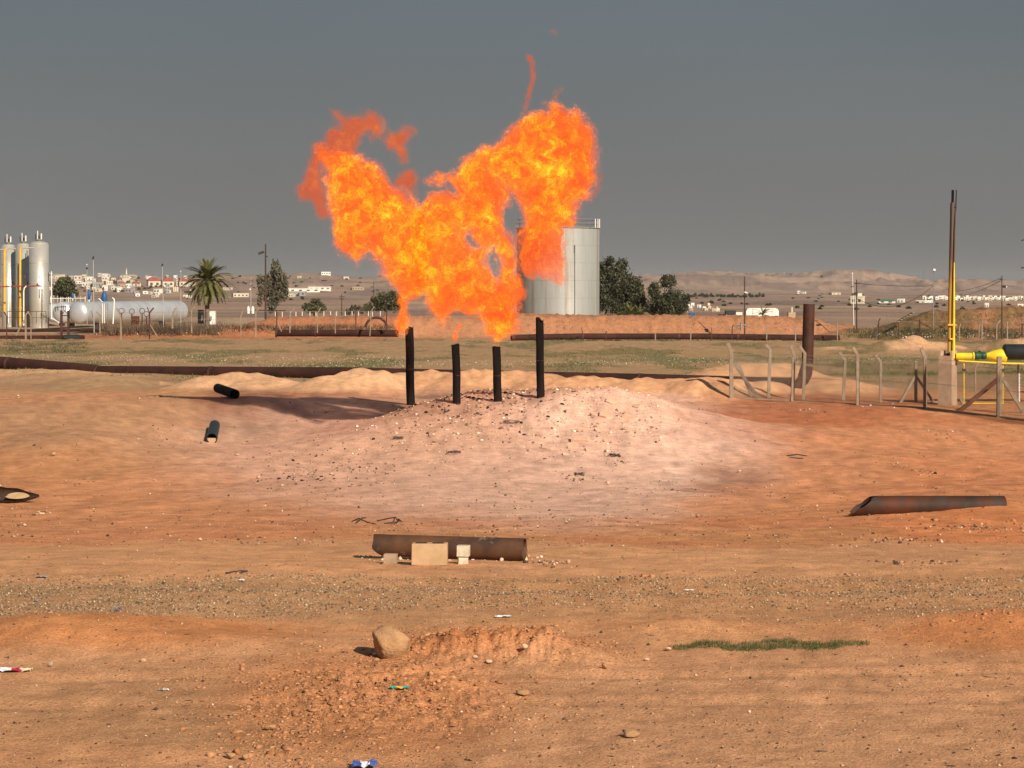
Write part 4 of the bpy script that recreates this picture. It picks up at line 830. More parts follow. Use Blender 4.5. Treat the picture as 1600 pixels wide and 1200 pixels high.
cable((1338, 466), (1458.5, 446.5), 1.35, 'lower cable sagging deeply between the brown power pole and the lamp post', 216, 212)
cable((1565, 434), (1494, 455), .25, 'upper cable running left from the pole with the round floodlight', 205, 300)
cable((1563, 439), (1500, 462), .25, 'lower cable running left from the pole with the round floodlight', 205, 300)

# ------------------------------------------------------------------ yellow installation at the right
g = G(1484, 634, 60); dP = g.y + .35
def pxp(x, y, e=0.0): return W(x, y, dP + e)
# plinth: a square column turned so that one edge faces the camera
t = thing('concrete_plinth', pxp(1483, 633), 'tapering square concrete plinth under the tall yellow stack', 'plinth')
yaw = R(-33); M3 = Matrix.Rotation(yaw, 3, 'Z'); w = S(22.5, dP); z0 = pxp(0, 633).z - .2; z1 = pxp(0, 556).z; c = pxp(1482.5, 600); mb = MB(); vs = []
for z, k in ((z0, 1.03), (z1, .95)):
    for sx, sy in ((-1, -1), (1, -1), (1, 1), (-1, 1)): v = M3 @ Vector((sx * w / 2 * k, sy * w / 2 * k, 0)); vs.append(Vector((c.x + v.x, dP + .25 + v.y, z)))
mb.add(vs, [(3, 2, 1, 0), (4, 5, 6, 7), (0, 1, 5, 4), (1, 2, 6, 5), (2, 3, 7, 6), (3, 0, 4, 7)]).build('column', M['post_pink'], t)
for sx, sy, lx, ly in ((.42, 0, .14, .95), (-.42, 0, .14, .95)):
    v = M3 @ Vector((sx * w, sy * w, 0)); MB().box((c.x + v.x, dP + .25 + v.y, z1 + .105), (w * lx, w * ly, .21), M3).build('upstand', M['post_pink'], t)
# stack
m, nt, b = new_mat('scorched_yellow_stack'); tc_ = N(nt, 'ShaderNodeTexCoord'); sp = N(nt, 'ShaderNodeSeparateXYZ'); nt.links.new(tc_.outputs['Object'], sp.inputs[0])
ad = N(nt, 'ShaderNodeMath', operation='MULTIPLY_ADD'); nt.links.new(sp.outputs[2], ad.inputs[0]); ad.inputs[1].default_value = 1 / 7.0; ad.inputs[2].default_value = 0
ns = N(nt, 'ShaderNodeMath', operation='MULTIPLY_ADD'); nt.links.new(noise_fac(nt, 2.2, 5, .6, (1, 1, .25)), ns.inputs[0]); ns.inputs[1].default_value = .55; nt.links.new(ad.outputs[0], ns.inputs[2])
c_ = ramp_of(nt, ns.outputs[0], [(.25, (.52, .33, .03)), (.62, (.34, .19, .025)), (.86, (.10, .045, .02)), (1.0, (.055, .026, .018))]); nt.links.new(c_, b.inputs['Base Color']); b.inputs['Roughness'].default_value = .6; M['scorch'] = m
t = thing('flare_stack', pxp(1483.5, 556, .3), 'tall slim stack at the right, yellow below and scorched brown above', 'stack')
MB().tube([pxp(1483.8, 562, .25), pxp(1485.2, 470, .25), pxp(1488.2, 318, .25), pxp(1488.4, 316, .25)], [S(3.6, dP), S(3.7, dP), S(3.5, dP), S(2.3, dP)], 18).build('stack_pipe', M['scorch'], t)
MB().hollow(pxp(1488.4, 317, .25), pxp(1488.8, 297, .25), S(2.1, dP), S(1.7, dP), 14).build('burner_tip', M['soot'], t)
MB().tube([pxp(1493.3, 330, .2), pxp(1494.3, 297, .2)], S(.8, dP), 8).build('pilot_tube', M['soot'], t); MB().tube([pxp(1490, 324, .2), pxp(1493.5, 324, .2)], S(.8, dP), 6).build('pilot_bracket', M['soot'], t)
MB().tube([pxp(1490.0, 560, .1), pxp(1490.6, 430, .1), pxp(1491.6, 360, .15), pxp(1492.9, 328, .18)], [S(2.0, dP), S(1.4, dP), S(1.1, dP), S(.8, dP)], 10).build('gas_line', M['scorch'], t); MB().tube([pxp(1490.15, 560, .08), pxp(1490.6, 470, .08), pxp(1490.9, 410, .09)], [S(2.2, dP), S(1.7, dP), S(.7, dP)], 10).build('fresh_yellow_sleeve', M['yellow'], t)
for y, x in ((507.5, 1486.5), (529.5, 1486.3)): MB().box(pxp(x, y, .2), (S(13, dP) if y < 520 else S(7, dP), .34, S(2.2, dP))).build('clamp', M['mustard'], t)
MB().box(pxp(1481.5, 556, .2), (S(7, dP), .2, S(8, dP))).build('base_clamp', M['black'], t)
# header
dH = dP + .1; X = Vector((1, 0, 0))
t = thing('gas_line', W(1530, 632, dH), 'yellow gas header with reducers leading right to a thick black pipe', 'pipeline')
def lz(x0, prof, y, nm, mt, seg=24): MB().lathe(W(x0, y, dH), [(S(r_, dH), S(z_, dH)) for r_, z_ in prof], seg, axis=X).build(nm, M[mt], t)
lz(1493, [(4.5, 0), (5.4, 3), (5.2, 27)], 556.5, 'inlet_pipe', 'yellow'); lz(1519, [(0.1, 0), (6.2, 0), (6.2, 3.0), (.1, 3.0)], 556.3, 'flange', 'yellow')
lz(1541, [(4.4, 0), (5.2, 2), (9.0, 13), (11.0, 21), (11.2, 27), (9.5, 31), (.1, 32)], 556, 'reducer', 'yellow', 28); lz(1568, [(.1, 0), (11.2, 0), (12.4, 2), (12.4, 140)], 550, 'black_pipe', 'black', 28)
v = thing('gate_valve', W(1531, 562, dH), 'dark green valve bolted between the yellow flange and reducer', 'valve')
MB().lathe(W(1522, 555.8, dH), [(S(r_, dH), S(z_, dH)) for r_, z_ in ((.1, 0), (5.6, 0), (6.3, 2), (6.0, 8), (4.6, 9.5), (4.6, 11), (5.6, 12), (5.6, 17), (4.2, 19), (.1, 19))], 24, axis=X).build('valve_body', M['green'], v)
MB().lathe(W(1531, 556, dH), [(S(2.2, dH), 0), (S(2.2, dH), S(7, dH)), (S(2.6, dH), S(7.3, dH)), (.01, S(8.5, dH))], 14).build('bonnet', M['green'], v)
for k in range(8): a = k * math.pi / 4; MB().tube([W(1521.5, 555.8, dH) + Vector((0, S(5.6, dH) * math.cos(a), S(5.6, dH) * math.sin(a))), W(1523.5, 555.8, dH) + Vector((0, S(5.6, dH) * math.cos(a), S(5.6, dH) * math.sin(a)))], .018, 6).build('bolt', M['dark'], v)
t = thing('pipe_support', W(1535, 632, dH), 'thin yellow support frame with legs under the gas header', 'frame')
for p0, p1 in (((1497, 563.5), (1560, 567)), ((1560, 567), (1700, 570.5))): MB().box((W(*p0, dH) + W(*p1, dH)) / 2, ((W(*p1, dH) - W(*p0, dH)).length, .25, S(2.0, dH)), Matrix.Rotation(math.atan2(-(p1[1] - p0[1]), (p1[0] - p0[0])) * -1, 3, 'Y')).build('beam', M['yellow'], t)
for x in (1506.2, 1567): MB().tube([W(x, 566, dH), W(x, 631, dH)], S(.85, dH), 8).build('leg', M['yellow'], t)
MB().tube([W(1508, 630.5, dH - .02), W(1567.5, 630, dH - .02)], S(.85, dH), 8).build('bottom_bar', M['yellow'], t)
for x in (1506.2, 1567): MB().box(W(x, 578, dH - .02), (S(4.5, dH), .16, S(4, dH))).build('clamp', M['dark'], t)
MB().box(W(1527, 565.5, dH + .1), (S(12, dH), .3, S(3, dH))).build('saddle', M['dark'], t)
t = thing('support_post', W(1592, 626, dH + .5), 'grey and white steel support post under the black pipe at right edge', 'post')
for x, mt in ((1590.5, 'grey_steel'), (1592.6, 'white')): MB().tube([W(x, 567, dH + .5), W(x, 628, dH + .5)], S(1.2, dH), 8).build('leg', M[mt], t)
MB().tube([W(1592, 612, dH + .5), W(1640, 612, dH + .5)], S(.9, dH), 8).build('cross_bar', M['dark'], t)

# upright rusty pipe with an elbow
g = G(1246, 608, 60); dU = g.y + .5; r = S(9, dU)
t = thing('bent_pipe', W(1258, 600, dU), 'upright rusty pipe with a mitred elbow rising behind the mesh fence', 'pipe')
MB().hollow(W(1261.5, 568, dU), W(1264.2, 475, dU), r, r * .9, 26, rings=3).build('upright', M['pipe_burnt'], t)
MB().tube([W(1261.5, 572, dU), W(1260, 584, dU), W(1255.5, 594, dU - .05), W(1247, 601, dU - .1), W(1240, 604.5, dU - .15)], [r, r * 1.0, r * .98, r * .9, r * .85], 26).build('elbow', M['rust_dark'], t)
mb = MB(); p = [W(1254.5, 560, dU - .3), W(1243, 600, dU - .3), W(1256, 602, dU - .3)]; mb.add(p + [v_ + Vector((0, .03, 0)) for v_ in p], [(0, 1, 2), (5, 4, 3), (0, 3, 4, 1), (1, 4, 5, 2), (2, 5, 3, 0)]).build('gusset_plate', M['rust_dark'], t)
MB().hollow(W(1240, 604.5, dU - .15), W(1233.5, 607, dU - .18), r * .88, r * .7, 20).build('open_end', M['rust_dark'], t)

# ------------------------------------------------------------------ mesh fence round the installation
f = thing('mesh_fence', G(1340, 632, 60), 'chain link fence on bent concrete posts round the yellow installation', 'fence')
def cpost(bx, by, tx, ty, kx, ky, wpx, mt='post', parent=f, near=70, name='post', d=None):
    g = G(bx, by, near) if d is None else W(bx, by, d); d = g.y; w = S(wpx, d); mb = MB(); pts = [g - Vector((0, 0, .3)), W(tx, ty, d)]
    if kx is not None: pts.append(W(kx, ky, d))
    sq(mb, pts, w); mb.build(name, M[mt], parent); return g
front = []
for a in ((1143, 622, 1142.5, 548, 1136.5, 536, 6), (1238, 627, 1240.5, 553, 1235.5, 540, 5), (1340.5, 633, 1340, 555, 1332.5, 542, 5), (1445.5, 638, 1445.3, 558, 1439.5, 543.5, 5.2), (1561, 652, 1561.5, 557, None, None, 7)):
    front.append((a, cpost(*a)))
for a in ((1200.5, 621, 1203.5, 546, 1196.5, 538, 4.6), (1255, 624, 1257.5, 552, 1249.5, 541, 4.6), (1317, 625, 1320.5, 563, 1311.5, 550, 4.4), (1376, 629, 1376, 565, 1367, 554.5, 4.0), (1431, 629, 1431, 564, None, None, 4.4), (1524, 612, 1524, 573, 1529, 567, 2.5)): cpost(*a)
def brace(x0, y0, x1, y1, wpx, mt='post'):
    g = G(x1, y1, 70); mb = MB(); sq(mb, [W(x0, y0, g.y + (.3 if True else 0)), g - Vector((0, 0, .05))], S(wpx, g.y)); mb.build('brace', M[mt], f)
brace(1148, 570, 1187, 623, 4.4); brace(1154.5, 570, 1175, 621, 3.6); brace(1430, 587, 1406, 629, 4.2); brace(1431, 587, 1460, 629, 3.6); brace(1559, 593, 1496, 643, 6.2, 'rust'); brace(1566, 590, 1601, 645, 5.6, 'post'); brace(1500, 621, 1506, 632, 4)
# woven wire between the front posts
corner = [(G(a[0], a[1], 70)) for a, g_ in front] + [G(1700, 668, 60)]
wires = []; fz = []
for i in range(len(corner) - 1):
    A, B = corner[i], corner[i + 1]; L = math.hypot(B.x - A.x, B.y - A.y); hgt = 1.75; st = .115; n = int((L + hgt) / st)
    for k in range(n):
        for s_ in (1, -1):
            s0 = k * st - (hgt if s_ == 1 else 0); s1 = s0 + hgt * s_ if s_ == 1 else s0 - hgt
            z0_, z1_ = 0.0, hgt; a0, a1 = (s0, s1)
            if a0 == a1: continue
            def clipt(v): return (v - a0) / (a1 - a0)
            ta, tb = sorted((clipt(0), clipt(L))); ta, tb = max(ta, 0), min(tb, 1)
            if tb - ta < .02: continue
            P_ = []
            for tt in (ta, tb):
                s_l = (a0 + (a1 - a0) * tt) / L; p = A.lerp(B, s_l); P_.append(Vector((p.x, p.y + .01 * s_, p.z + hgt * tt)))
            wires.append(P_)
r_ = .0065; V_ = []
for p, q in wires: V_ += [p + Vector((0, 0, r_)), p + Vector((0, -r_ * 1.6, -r_)), q + Vector((0, 0, r_)), q + Vector((0, -r_ * 1.6, -r_)), p + Vector((0, r_ * 1.6, -r_)), q + Vector((0, r_ * 1.6, -r_))]
V_ = np.array([v[:] for v in V_]); k = (np.arange(len(wires)) * 6)[:, None]; Q_ = np.concatenate([k + np.array([[0, 1, 3, 2]]), k + np.array([[1, 4, 5, 3]]), k + np.array([[4, 0, 2, 5]])])
me = mesh_np('chain_link', V_ - np.array(f.location[:]), [Q_], [M['wire']]); o = bpy.data.objects.new('chain_link', me); link(o, f); o['kind'] = 'stuff'
for hz_ in (.15, 1.0, 1.78, 1.95):
    MB().tube([c + Vector((0, -.03, hz_)) for c in corner], .007, 4, False).build('line_wire', M['wire'], f)
# concrete footing strip
MB().tube([c + Vector((0, .05, .0)) for c in corner], .06, 5, True).build('footing', M['concrete'], f)

# ------------------------------------------------------------------ old fences beyond the field
fl = thing('perimeter_fence', G(300, 518, 190), 'old fence of bent concrete posts with wire before the gas plant and left bank', 'fence')
fr = thing('perimeter_fence', G(1250, 532, 190), 'old fence of thin bent posts along the long earth bank at centre right', 'fence')
fb = thing('perimeter_fence', G(1500, 528, 190), 'old fence of weathered posts before the brown bank at far right', 'fence')
fw = thing('perimeter_fence', W(480, 492, 228), 'row of small white posts along the top of the left earth bank', 'fence')
def fp(par, bx, by, tx, ty, kx=None, ky=None, w=2.0, mt='post', d=205): cpost(bx, by, tx, ty, kx, ky, w * .8, mt, par, d=d)
for a in ((10.5, 526, 10.5, 494, 6, 487, 2, 'rust_dark'), (40.5, 526, 40, 492, 45, 487, 3.2), (48.5, 525, 48.5, 494, 44, 488, 1.8), (189.5, 527, 188.5, 493, 182.5, 481.5, 3), (156.5, 516, 156, 492, 150, 487, 2.2), (233.5, 525, 233.5, 489, 240, 481, 2.6, 'rust_dark'), (233, 510, 233.4, 489, 230, 480, 1.6, 'rust_dark'), (269.5, 508, 270, 490, 274, 482, 3),
          (299.5, 515, 299.5, 485, 305, 480, 2.4), (376.5, 523, 376.5, 494, 381, 481, 2), (399.8, 522, 399.8, 487, 407, 480, 2.4), (453, 515, 453.5, 490, 460, 481.5, 2.2), (496, 515, 496, 490, 501, 481, 2.2), (524, 516, 524, 488, None, None, 1.8), (432.5, 517, 432.5, 487, None, None, 2, 'rust_dark'), (556, 512, 556, 488, None, None, 2.2, 'rust_dark'), (578, 520, 580, 486, 585, 479, 1.8), (604, 513, 604, 484, None, None, 2.4, 'rust_dark')): fp(fl, *a)
for a in (((40, 497), (25, 524), 2.2), ((432.5, 500), (440, 518), 1.5), ((233.5, 505), (246, 526), 1.4)): mb = MB(); sq(mb, [W(*a[0], 205), W(*a[1], 205)], S(a[2], 205)); mb.build('brace', M['post'], fl)
for a in ((910, 530, 910, 517, 908, 512, 1.2, 'rust_dark'), (946, 530, 946, 522, 948, 517, 1.2, 'rust_dark'), (1024, 534, 1024, 520, None, None, 2.2), (1079, 536, 1079.5, 515, None, None, 2.2), (1112, 526, 1112, 512, None, None, 1.2, 'rust'), (1144, 526, 1144, 511, 1146, 507, 1.8, 'rust_dark'), (1198, 538, 1198, 511, 1199.5, 506, 2.2), (1243, 534, 1243, 511, 1245, 506, 2.0), (1308.5, 532, 1308.5, 505, None, None, 2.0)): fp(fr, *a)
for a in ((1373, 531, 1373, 502, 1375.5, 497, 2, 'rust_dark'), (1404, 526, 1404, 505, None, None, 1.6, 'rust_dark'), (1437, 520, 1437, 499, None, None, 2, 'rust_dark'), (1499, 528, 1499, 512, 1501, 506, 2.2), (1529.5, 525, 1530, 507, None, None, 2.0), (1534, 532, 1534.5, 502, 1538, 497, 2.2), (1557, 526, 1557.5, 508, 1563, 500, 2.2), (1574, 528, 1574, 502, None, None, 2.4), (1597, 529, 1597, 505, None, None, 2.2, 'rust_dark')): fp(fb, *a)
mb = MB(); sq(mb, [W(1373, 506, 205), W(1361, 530, 205)], S(1.2, 205)); mb.build('brace', M['rust_dark'], fb)
for x in range(430, 612, 11): x += rnd.uniform(-3, 3); fp(fw, x, 492, x, 486.5 + rnd.uniform(-.8, .8), w=1.2, mt='white', d=228)
for par, x0, x1, y0, y1, d in ((fl, 186, 600, 488, 486, 206), (fl, 186, 600, 500, 499, 206), (fr, 1024, 1309, 515, 509, 206), (fb, 1373, 1640, 503, 503, 206), (fw, 430, 612, 487.5, 487.5, 228)): MB().tube([W(x0, y0, d), W(x1, y1, d)], .012, 4, False).build('line_wire', M['wire'], par)
# steps cut in the brown bank
t = thing('stairway', W(1412, 497, 216), 'dark stepped path climbing the brown earth bank', 'steps')
for i in range(11): MB().box(W(1403 + i * 2.3, 502 - i * 1.35, 211.5 + i * .05), (S(2.6, 211), .8, S(1.2, 211))).build('step', M['dark' if i % 2 else 'concrete'], t)
# ------------------------------------------------------------------ vegetation
def leafcloud(clumps, n, size, seed, droop=0.0):
    """clumps: (centre xyz, radii xyz, weight); returns quads"""
    r = np.random.RandomState(seed); w = np.array([c[2] for c in clumps], float); w /= w.sum(); k = r.choice(len(clumps), n, p=w)
    C = np.array([c[0] for c in clumps])[k]; Rr = np.array([c[1] for c in clumps])[k]
    v = r.normal(size=(n, 3)); v /= np.linalg.norm(v, axis=1)[:, None]; rad = r.uniform(.25, 1.08, n) ** .6
    P = C + v * Rr * rad[:, None]; P += .12 * Rr * r.normal(size=(n, 3))
    a = r.normal(size=(n, 3)); a[:, 2] -= droop; a /= np.linalg.norm(a, axis=1)[:, None]; b = np.cross(a, r.normal(size=(n, 3))); b /= np.linalg.norm(b, axis=1)[:, None]
    s = size * r.uniform(.6, 1.5, (n, 1)); q = np.stack([P - a * s, P - b * s * .4, P + a * s, P + b * s * .4], 1).reshape(-1, 3)
    return q, np.arange(n * 4).reshape(-1, 4)
def tree(name, label, d, trunk, clumps, n, leaf, mat, bark, seed, cat='tree', droop=0, depth=.9, limbs=True, rp=1.6):
    base = W(trunk[0][0], trunk[0][1], d); t = thing(name, base, label, cat)
    cl = []; rr = random.Random(seed)
    for (x, y, rx, ry) in clumps:
        for k in range(1): c = W(x, y, d + rr.uniform(-1, 1) * S(rx, d) * .7); cl.append(((c.x, c.y, c.z), (S(rx, d), S(rx, d) * depth, S(ry, d)), rx * ry))
        for k in range(5):        # smaller tufts break the outline
            a = rr.uniform(0, 6.283); q = rr.uniform(.7, 1.05); c = W(x + rx * q * math.cos(a), y + ry * q * math.sin(a), d + rr.uniform(-1, 1) * S(rx, d) * .8); s_ = rr.uniform(.22, .4)
            cl.append(((c.x, c.y, c.z), (S(rx, d) * s_, S(rx, d) * s_, S(ry, d) * s_), rx * ry * .16))
    q, f_ = leafcloud(cl, n, leaf, seed, droop); me = mesh_np('crown', q - np.array(base[:]), [f_], [M[mat]]); o = bpy.data.objects.new('crown', me); link(o, t)
    tp = [W(x, y, d) for x, y in trunk]; tp[0].z = min(tp[0].z, -1.8 if d < 400 else tp[0].z) ; m_ = len(tp)
    MB().tube(tp, [S(rp, d) * (1 - .6 * i / (m_ - 1)) for i in range(m_)], 8).build('trunk', M[bark], t)
    if limbs:
        for i, (x, y, rx, ry) in enumerate(clumps):
            f0 = rr.uniform(.35, .8); k = f0 * (m_ - 1); i0 = min(int(k), m_ - 2); p = tp[i0].lerp(tp[i0 + 1], k - i0); c = Vector(cl[i * 6][0])
            MB().tube([p, p.lerp(c, .5) + Vector((0, 0, .15)), c], [S(rp, d) * .45, S(rp, d) * .3, S(rp, d) * .12], 5).build('limb', M[bark], t)
    return t
tree('tree', 'dark full-crowned tree directly right of the storage tank', 252, [(962, 500), (963, 460), (966, 425), (970, 410)], [(948, 425, 16, 20), (940, 450, 14, 26), (968, 440, 22, 22), (962, 470, 28, 22), (990, 450, 15, 18), (988, 475, 22, 18), (972, 412, 10, 9), (930, 470, 12, 22), (1003, 475, 9, 15)], 15000, .17, 'leaf_dark', 'bark_pale', 11)
tree('tree', 'rounded dark tree with a bare pale limb, right of the larger one', 248, [(1036, 500), (1035, 465), (1032, 440), (1030, 432)], [(1045, 440, 12, 10), (1022, 455, 9, 14), (1050, 470, 22, 18), (1035, 480, 20, 16), (1060, 480, 14, 14), (1020, 480, 8, 12)], 9500, .16, 'leaf_dark', 'bark_pale', 12)
tree('tree', 'slender wispy tree with drooping grey-green leaves behind the brown pole', 240, [(431, 500), (432, 470), (431, 440), (430, 415)], [(431, 420, 8, 13), (425, 440, 12, 14), (438, 436, 9, 14), (440, 455, 10, 16), (415, 455, 8, 14), (428, 465, 11, 14), (407, 440, 5, 12), (444, 440, 5, 14), (406, 465, 4, 14), (424, 482, 5, 8)], 4200, .16, 'leaf_grey', 'bark', 13, droop=1.0, rp=1.2)
tree('tree', 'round olive tree between the upright vessels and the blue valves', 285, [(100, 480), (101, 460), (101, 447)], [(101, 448, 16, 13), (92, 455, 10, 10), (112, 455, 9, 11)], 4500, .17, 'leaf_olive', 'bark', 14)
tree('tree', 'small bright green bush left of the dark utility pole', 300, [(491, 492), (491, 480), (491, 474)], [(492, 475, 9, 8), (483, 480, 9, 6), (500, 481, 9, 7), (491, 484, 14, 6)], 2600, .17, 'leaf_olive', 'bark', 15, cat='bush')
tree('tree', 'dark olive tree partly hidden behind the left flame', 290, [(602, 495), (602, 480), (603, 470)], [(603, 470, 18, 13), (590, 474, 12, 10), (617, 472, 12, 14), (575, 482, 8, 6)], 5000, .17, 'leaf_olive', 'bark', 16)
tree('shrub', 'thin dry shrub behind the left bank beside the utility pole', 260, [(556, 494), (556, 484)], [(552, 484, 7, 6), (562, 484, 6, 6), (545, 487, 5, 4)], 700, .14, 'leaf_grey', 'bark', 17, cat='bush', limbs=False, rp=.6)
for i, (x, y, rx, ry, lb) in enumerate(((506, 413.5, 0, 0, ''),)): pass
def palm_leaf(L, rise, drop, nl, seed, lw=.32):
    r = random.Random(seed); mb = MB(); pts = []; cur = Vector((0, 0, 0))
    for k in range(11):
        q = k / 10; an = rise - drop * q; cur = cur + Vector((math.cos(an), 0, math.sin(an))) * (L / 10 if k else 0); pts.append(cur.copy())
    mb.tube(pts, [.035 * (1 - .8 * k / 10) + .006 for k in range(11)], 4, False)
    for i in range(nl):
        q = .16 + .82 * i / nl; k = q * 10; i0 = min(int(k), 9); p = pts[i0].lerp(pts[i0 + 1], k - i0); tdir = (pts[i0 + 1] - pts[i0]).normalized(); ll = lw * L * (.55 + .6 * math.sin(math.pi * min(q + .12, 1))) * r.uniform(.8, 1.1)
        for s_ in (-1, 1):
            side = Vector((0, s_, 0)); dr = (tdir * .75 + side * .62 + Vector((0, 0, r.uniform(-.28, .12)))).normalized(); tip = p + dr * ll * .55; w = tdir * .055
            mb.add([p - w, p + w, tip], [(0, 1, 2)])
    me = bpy.data.meshes.new('frond'); me.from_pydata([tuple(v) for v in mb.v], [], mb.f); me.materials.append(M['frond']); return me
fr_m = [palm_leaf(2.7, 1.2, 1.1, 40, 1), palm_leaf(2.9, .85, 1.3, 40, 2), palm_leaf(3.0, .5, 1.4, 40, 3), palm_leaf(2.95, .1, 1.3, 40, 4), palm_leaf(2.8, -.4, 1.0, 40, 5), palm_leaf(2.4, 1.45, .6, 36, 6)]
def palm(px, pyb, pyc, d, label, scale=1.0, n=56, name='palm_tree', trunk=True, seed=1):
    b = W(px, pyb, d); c = W(px, pyc, d); t = thing(name, b, label, 'palm'); rr = random.Random(seed)
    if trunk:
        mb = MB(); prof = []; Ht = c.z - b.z + .6; nn = 22
        for k in range(nn + 1): q = k / nn; prof.append(((.24 - .06 * q + (.035 if k % 2 else 0)) * scale + .12 * max(0, q - .75) * scale, -.6 + Ht * q))
        mb.lathe(b, prof, 12, smooth=False).build('trunk', M['bark'], t)
    for i in range(n):
        q = i / n; k = 5 if q < .10 else min(int((q - .12) / .88 * 5), 4); o = bpy.data.objects.new('frond', fr_m[k]); link(o, t); o.location = c - b + Vector((0, 0, .1 - .25 * q)) * scale
        o.rotation_euler = (0, rr.uniform(-.12, .12), i * 2.39996 + rr.uniform(-.2, .2)); o.scale = [scale * rr.uniform(.88, 1.08)] * 3
    return t
palm(324, 508, 440, 222, 'date palm with a full drooping crown beside the long silver vessel', 1.0, 92, seed=3)
palm(984, 497, 492, 236, 'low stemless palm tuft between the two dark trees', .62, 26, 'palm_tuft', False, 4)
palm(1000, 498, 492, 234, 'second low palm tuft, yellower, right of the first', .5, 22, 'palm_tuft', False, 5)
palm(1192, 496, 493, 234, 'small palm tuft before the white container', .5, 20, 'palm_tuft', False, 6)
def blades(name, label, P, h, w, mat, seed, lean=.4, kind='stuff'):
    r = np.random.RandomState(seed); n = len(P); a = r.uniform(0, 6.283, n); hh = h * r.uniform(.4, 1.2, n); L = np.stack([np.cos(a), np.sin(a), np.zeros(n)], -1)
    tip = P + L * (lean * hh * r.uniform(0, 1, n))[:, None] + np.array([0, 0, 1.]) * hh[:, None]; S_ = np.stack([-np.sin(a), np.cos(a), np.zeros(n)], -1) * w * .5
    q = np.stack([P - S_, P + S_, tip], 1).reshape(-1, 3); me = mesh_np(name, q, [np.arange(n * 3).reshape(-1, 3)], [mat]); o = bpy.data.objects.new(name, me); link(o); return tag(o, label, kind=kind)
M['grass'] = leafmat('green_grass', (.05, .075, .018), (.16, .15, .05), 5)
M['field_green'] = leafmat('sparse_field_growth', (.10, .115, .035), (.19, .18, .08), .4)
def pgr(X, Y, u):
    v = 455 + F * CZ / Y; c = 1013 - (u - 1050) * .006 + 2 * np.sin(u * .05); w = 2.6 + 5.0 * np.clip(np.sin(math.pi * np.clip((u - 1045) / 315, 0, 1)), 0, 1) * (.6 + .4 * np.sin(u * .09) ** 2)
    return np.exp(-((v - c) / w) ** 4) * (u > 1046) * (u < 1362) * (.55 + .45 * sstep(-.2, .25, fbm2(X * 5, Y * 6, 3, 500))) * sstep(1040, 1130, u + 40)
P = pts_in(1040, 1370, 18.1, 19.1, 26000, pgr); blades('grass_strip', 'narrow strip of short green grass in the bare foreground', P, .026, .006, M['grass'], 3)
def pfl(X, Y, u): gf = fbm2(X * .16, Y * .045, 5, 120, .6); return np.clip(sstep(.1, .45, gf) + .9 * np.exp(-((Y - 149) / 5) ** 2) * (u > 880) + .9 * np.exp(-((Y - 125) / 3) ** 2) * (u > 1240) + .5 * np.exp(-((Y - 137) / 5) ** 2) * (u > 380) * (u < 620), 0, 1)
P = pts_in(-60, 1660, 112, 214, 30000, pfl); blades('field_growth', 'low sparse green growth patching the flat field', P, .13, .06, M['field_green'], 4, .8)
P = np.array([G(rnd.uniform(155, 345), rnd.uniform(508, 524), 180) for _ in range(260)]); P = np.repeat(P, 22, 0) + np.random.RandomState(2).normal(size=(260 * 22, 3)) * (.5, .5, .05); blades('dry_scrub', 'dark dry scrub tangled along the fence left of the bank', P, .85, .05, M['dry'], 5, 1.1)
P = np.array([G(rnd.uniform(345, 620), rnd.uniform(510, 518), 180) for _ in range(170)]); P = np.repeat(P, 16, 0) + np.random.RandomState(3).normal(size=(170 * 16, 3)) * (.45, .4, .05); blades('dry_scrub', 'dark scrub along the foot of the left earth bank', P, .45, .05, M['dry'], 6, 1.1)
P = np.array([G(rnd.uniform(1320, 1620), rnd.uniform(515, 530), 180) for _ in range(240)]); P = np.repeat(P, 18, 0) + np.random.RandomState(4).normal(size=(240 * 18, 3)) * (.5, .5, .05); blades('dry_scrub', 'olive scrub at the foot of the brown bank at right', P, .4, .05, M['leaf_olive'], 7, 1.1)
P = np.array([G(rnd.uniform(1375, 1620), rnd.uniform(489, 522), 190) for _ in range(330)]); P = np.repeat(P, 12, 0) + np.random.RandomState(14).normal(size=(330 * 12, 3)) * (.35, .3, .03); blades('bank_scrub', 'low dark growth covering the brown bank at right', P, .16, .05, M['dry'], 17, 1.4)
P = np.array([G(rnd.uniform(820, 1310), rnd.uniform(497, 520), 190) for _ in range(150)]); P = np.repeat(P, 9, 0) + np.random.RandomState(15).normal(size=(150 * 9, 3)) * (.25, .25, .02); blades('bank_scrub', 'sparse dry tufts on the long orange earth bank', P, .16, .04, M['dry'], 18, 1.4)
P = np.array([G(rnd.uniform(830, 1310), 530 + rnd.uniform(-1, 3), 180) for _ in range(200)]); P = np.repeat(P, 10, 0) + np.random.RandomState(6).normal(size=(2000, 3)) * (.5, .4, .03); blades('dry_scrub', 'thin dark weeds along the pipe at centre right', P, .25, .05, M['leaf_dark'], 8, 1.1)
P = np.array([G(rnd.uniform(10, 130), rnd.uniform(536, 552), 120) for _ in range(150)]); P = np.repeat(P, 14, 0) + np.random.RandomState(7).normal(size=(2100, 3)) * (.4, .4, .03); blades('dry_scrub', 'olive weeds in the field at the far left', P, .22, .05, M['leaf_olive'], 9, 1.0)
t = thing('tumbleweed', G(556, 524, 180), 'round dry bush against the rusty pipe left of the flames', 'bush')
q, f_ = leafcloud([((0, 0, .28), (.55, .35, .32), 1)], 500, .07, 8); me = mesh_np('twigs', q, [f_], [M['dry']]); link(bpy.data.objects.new('twigs', me), t)

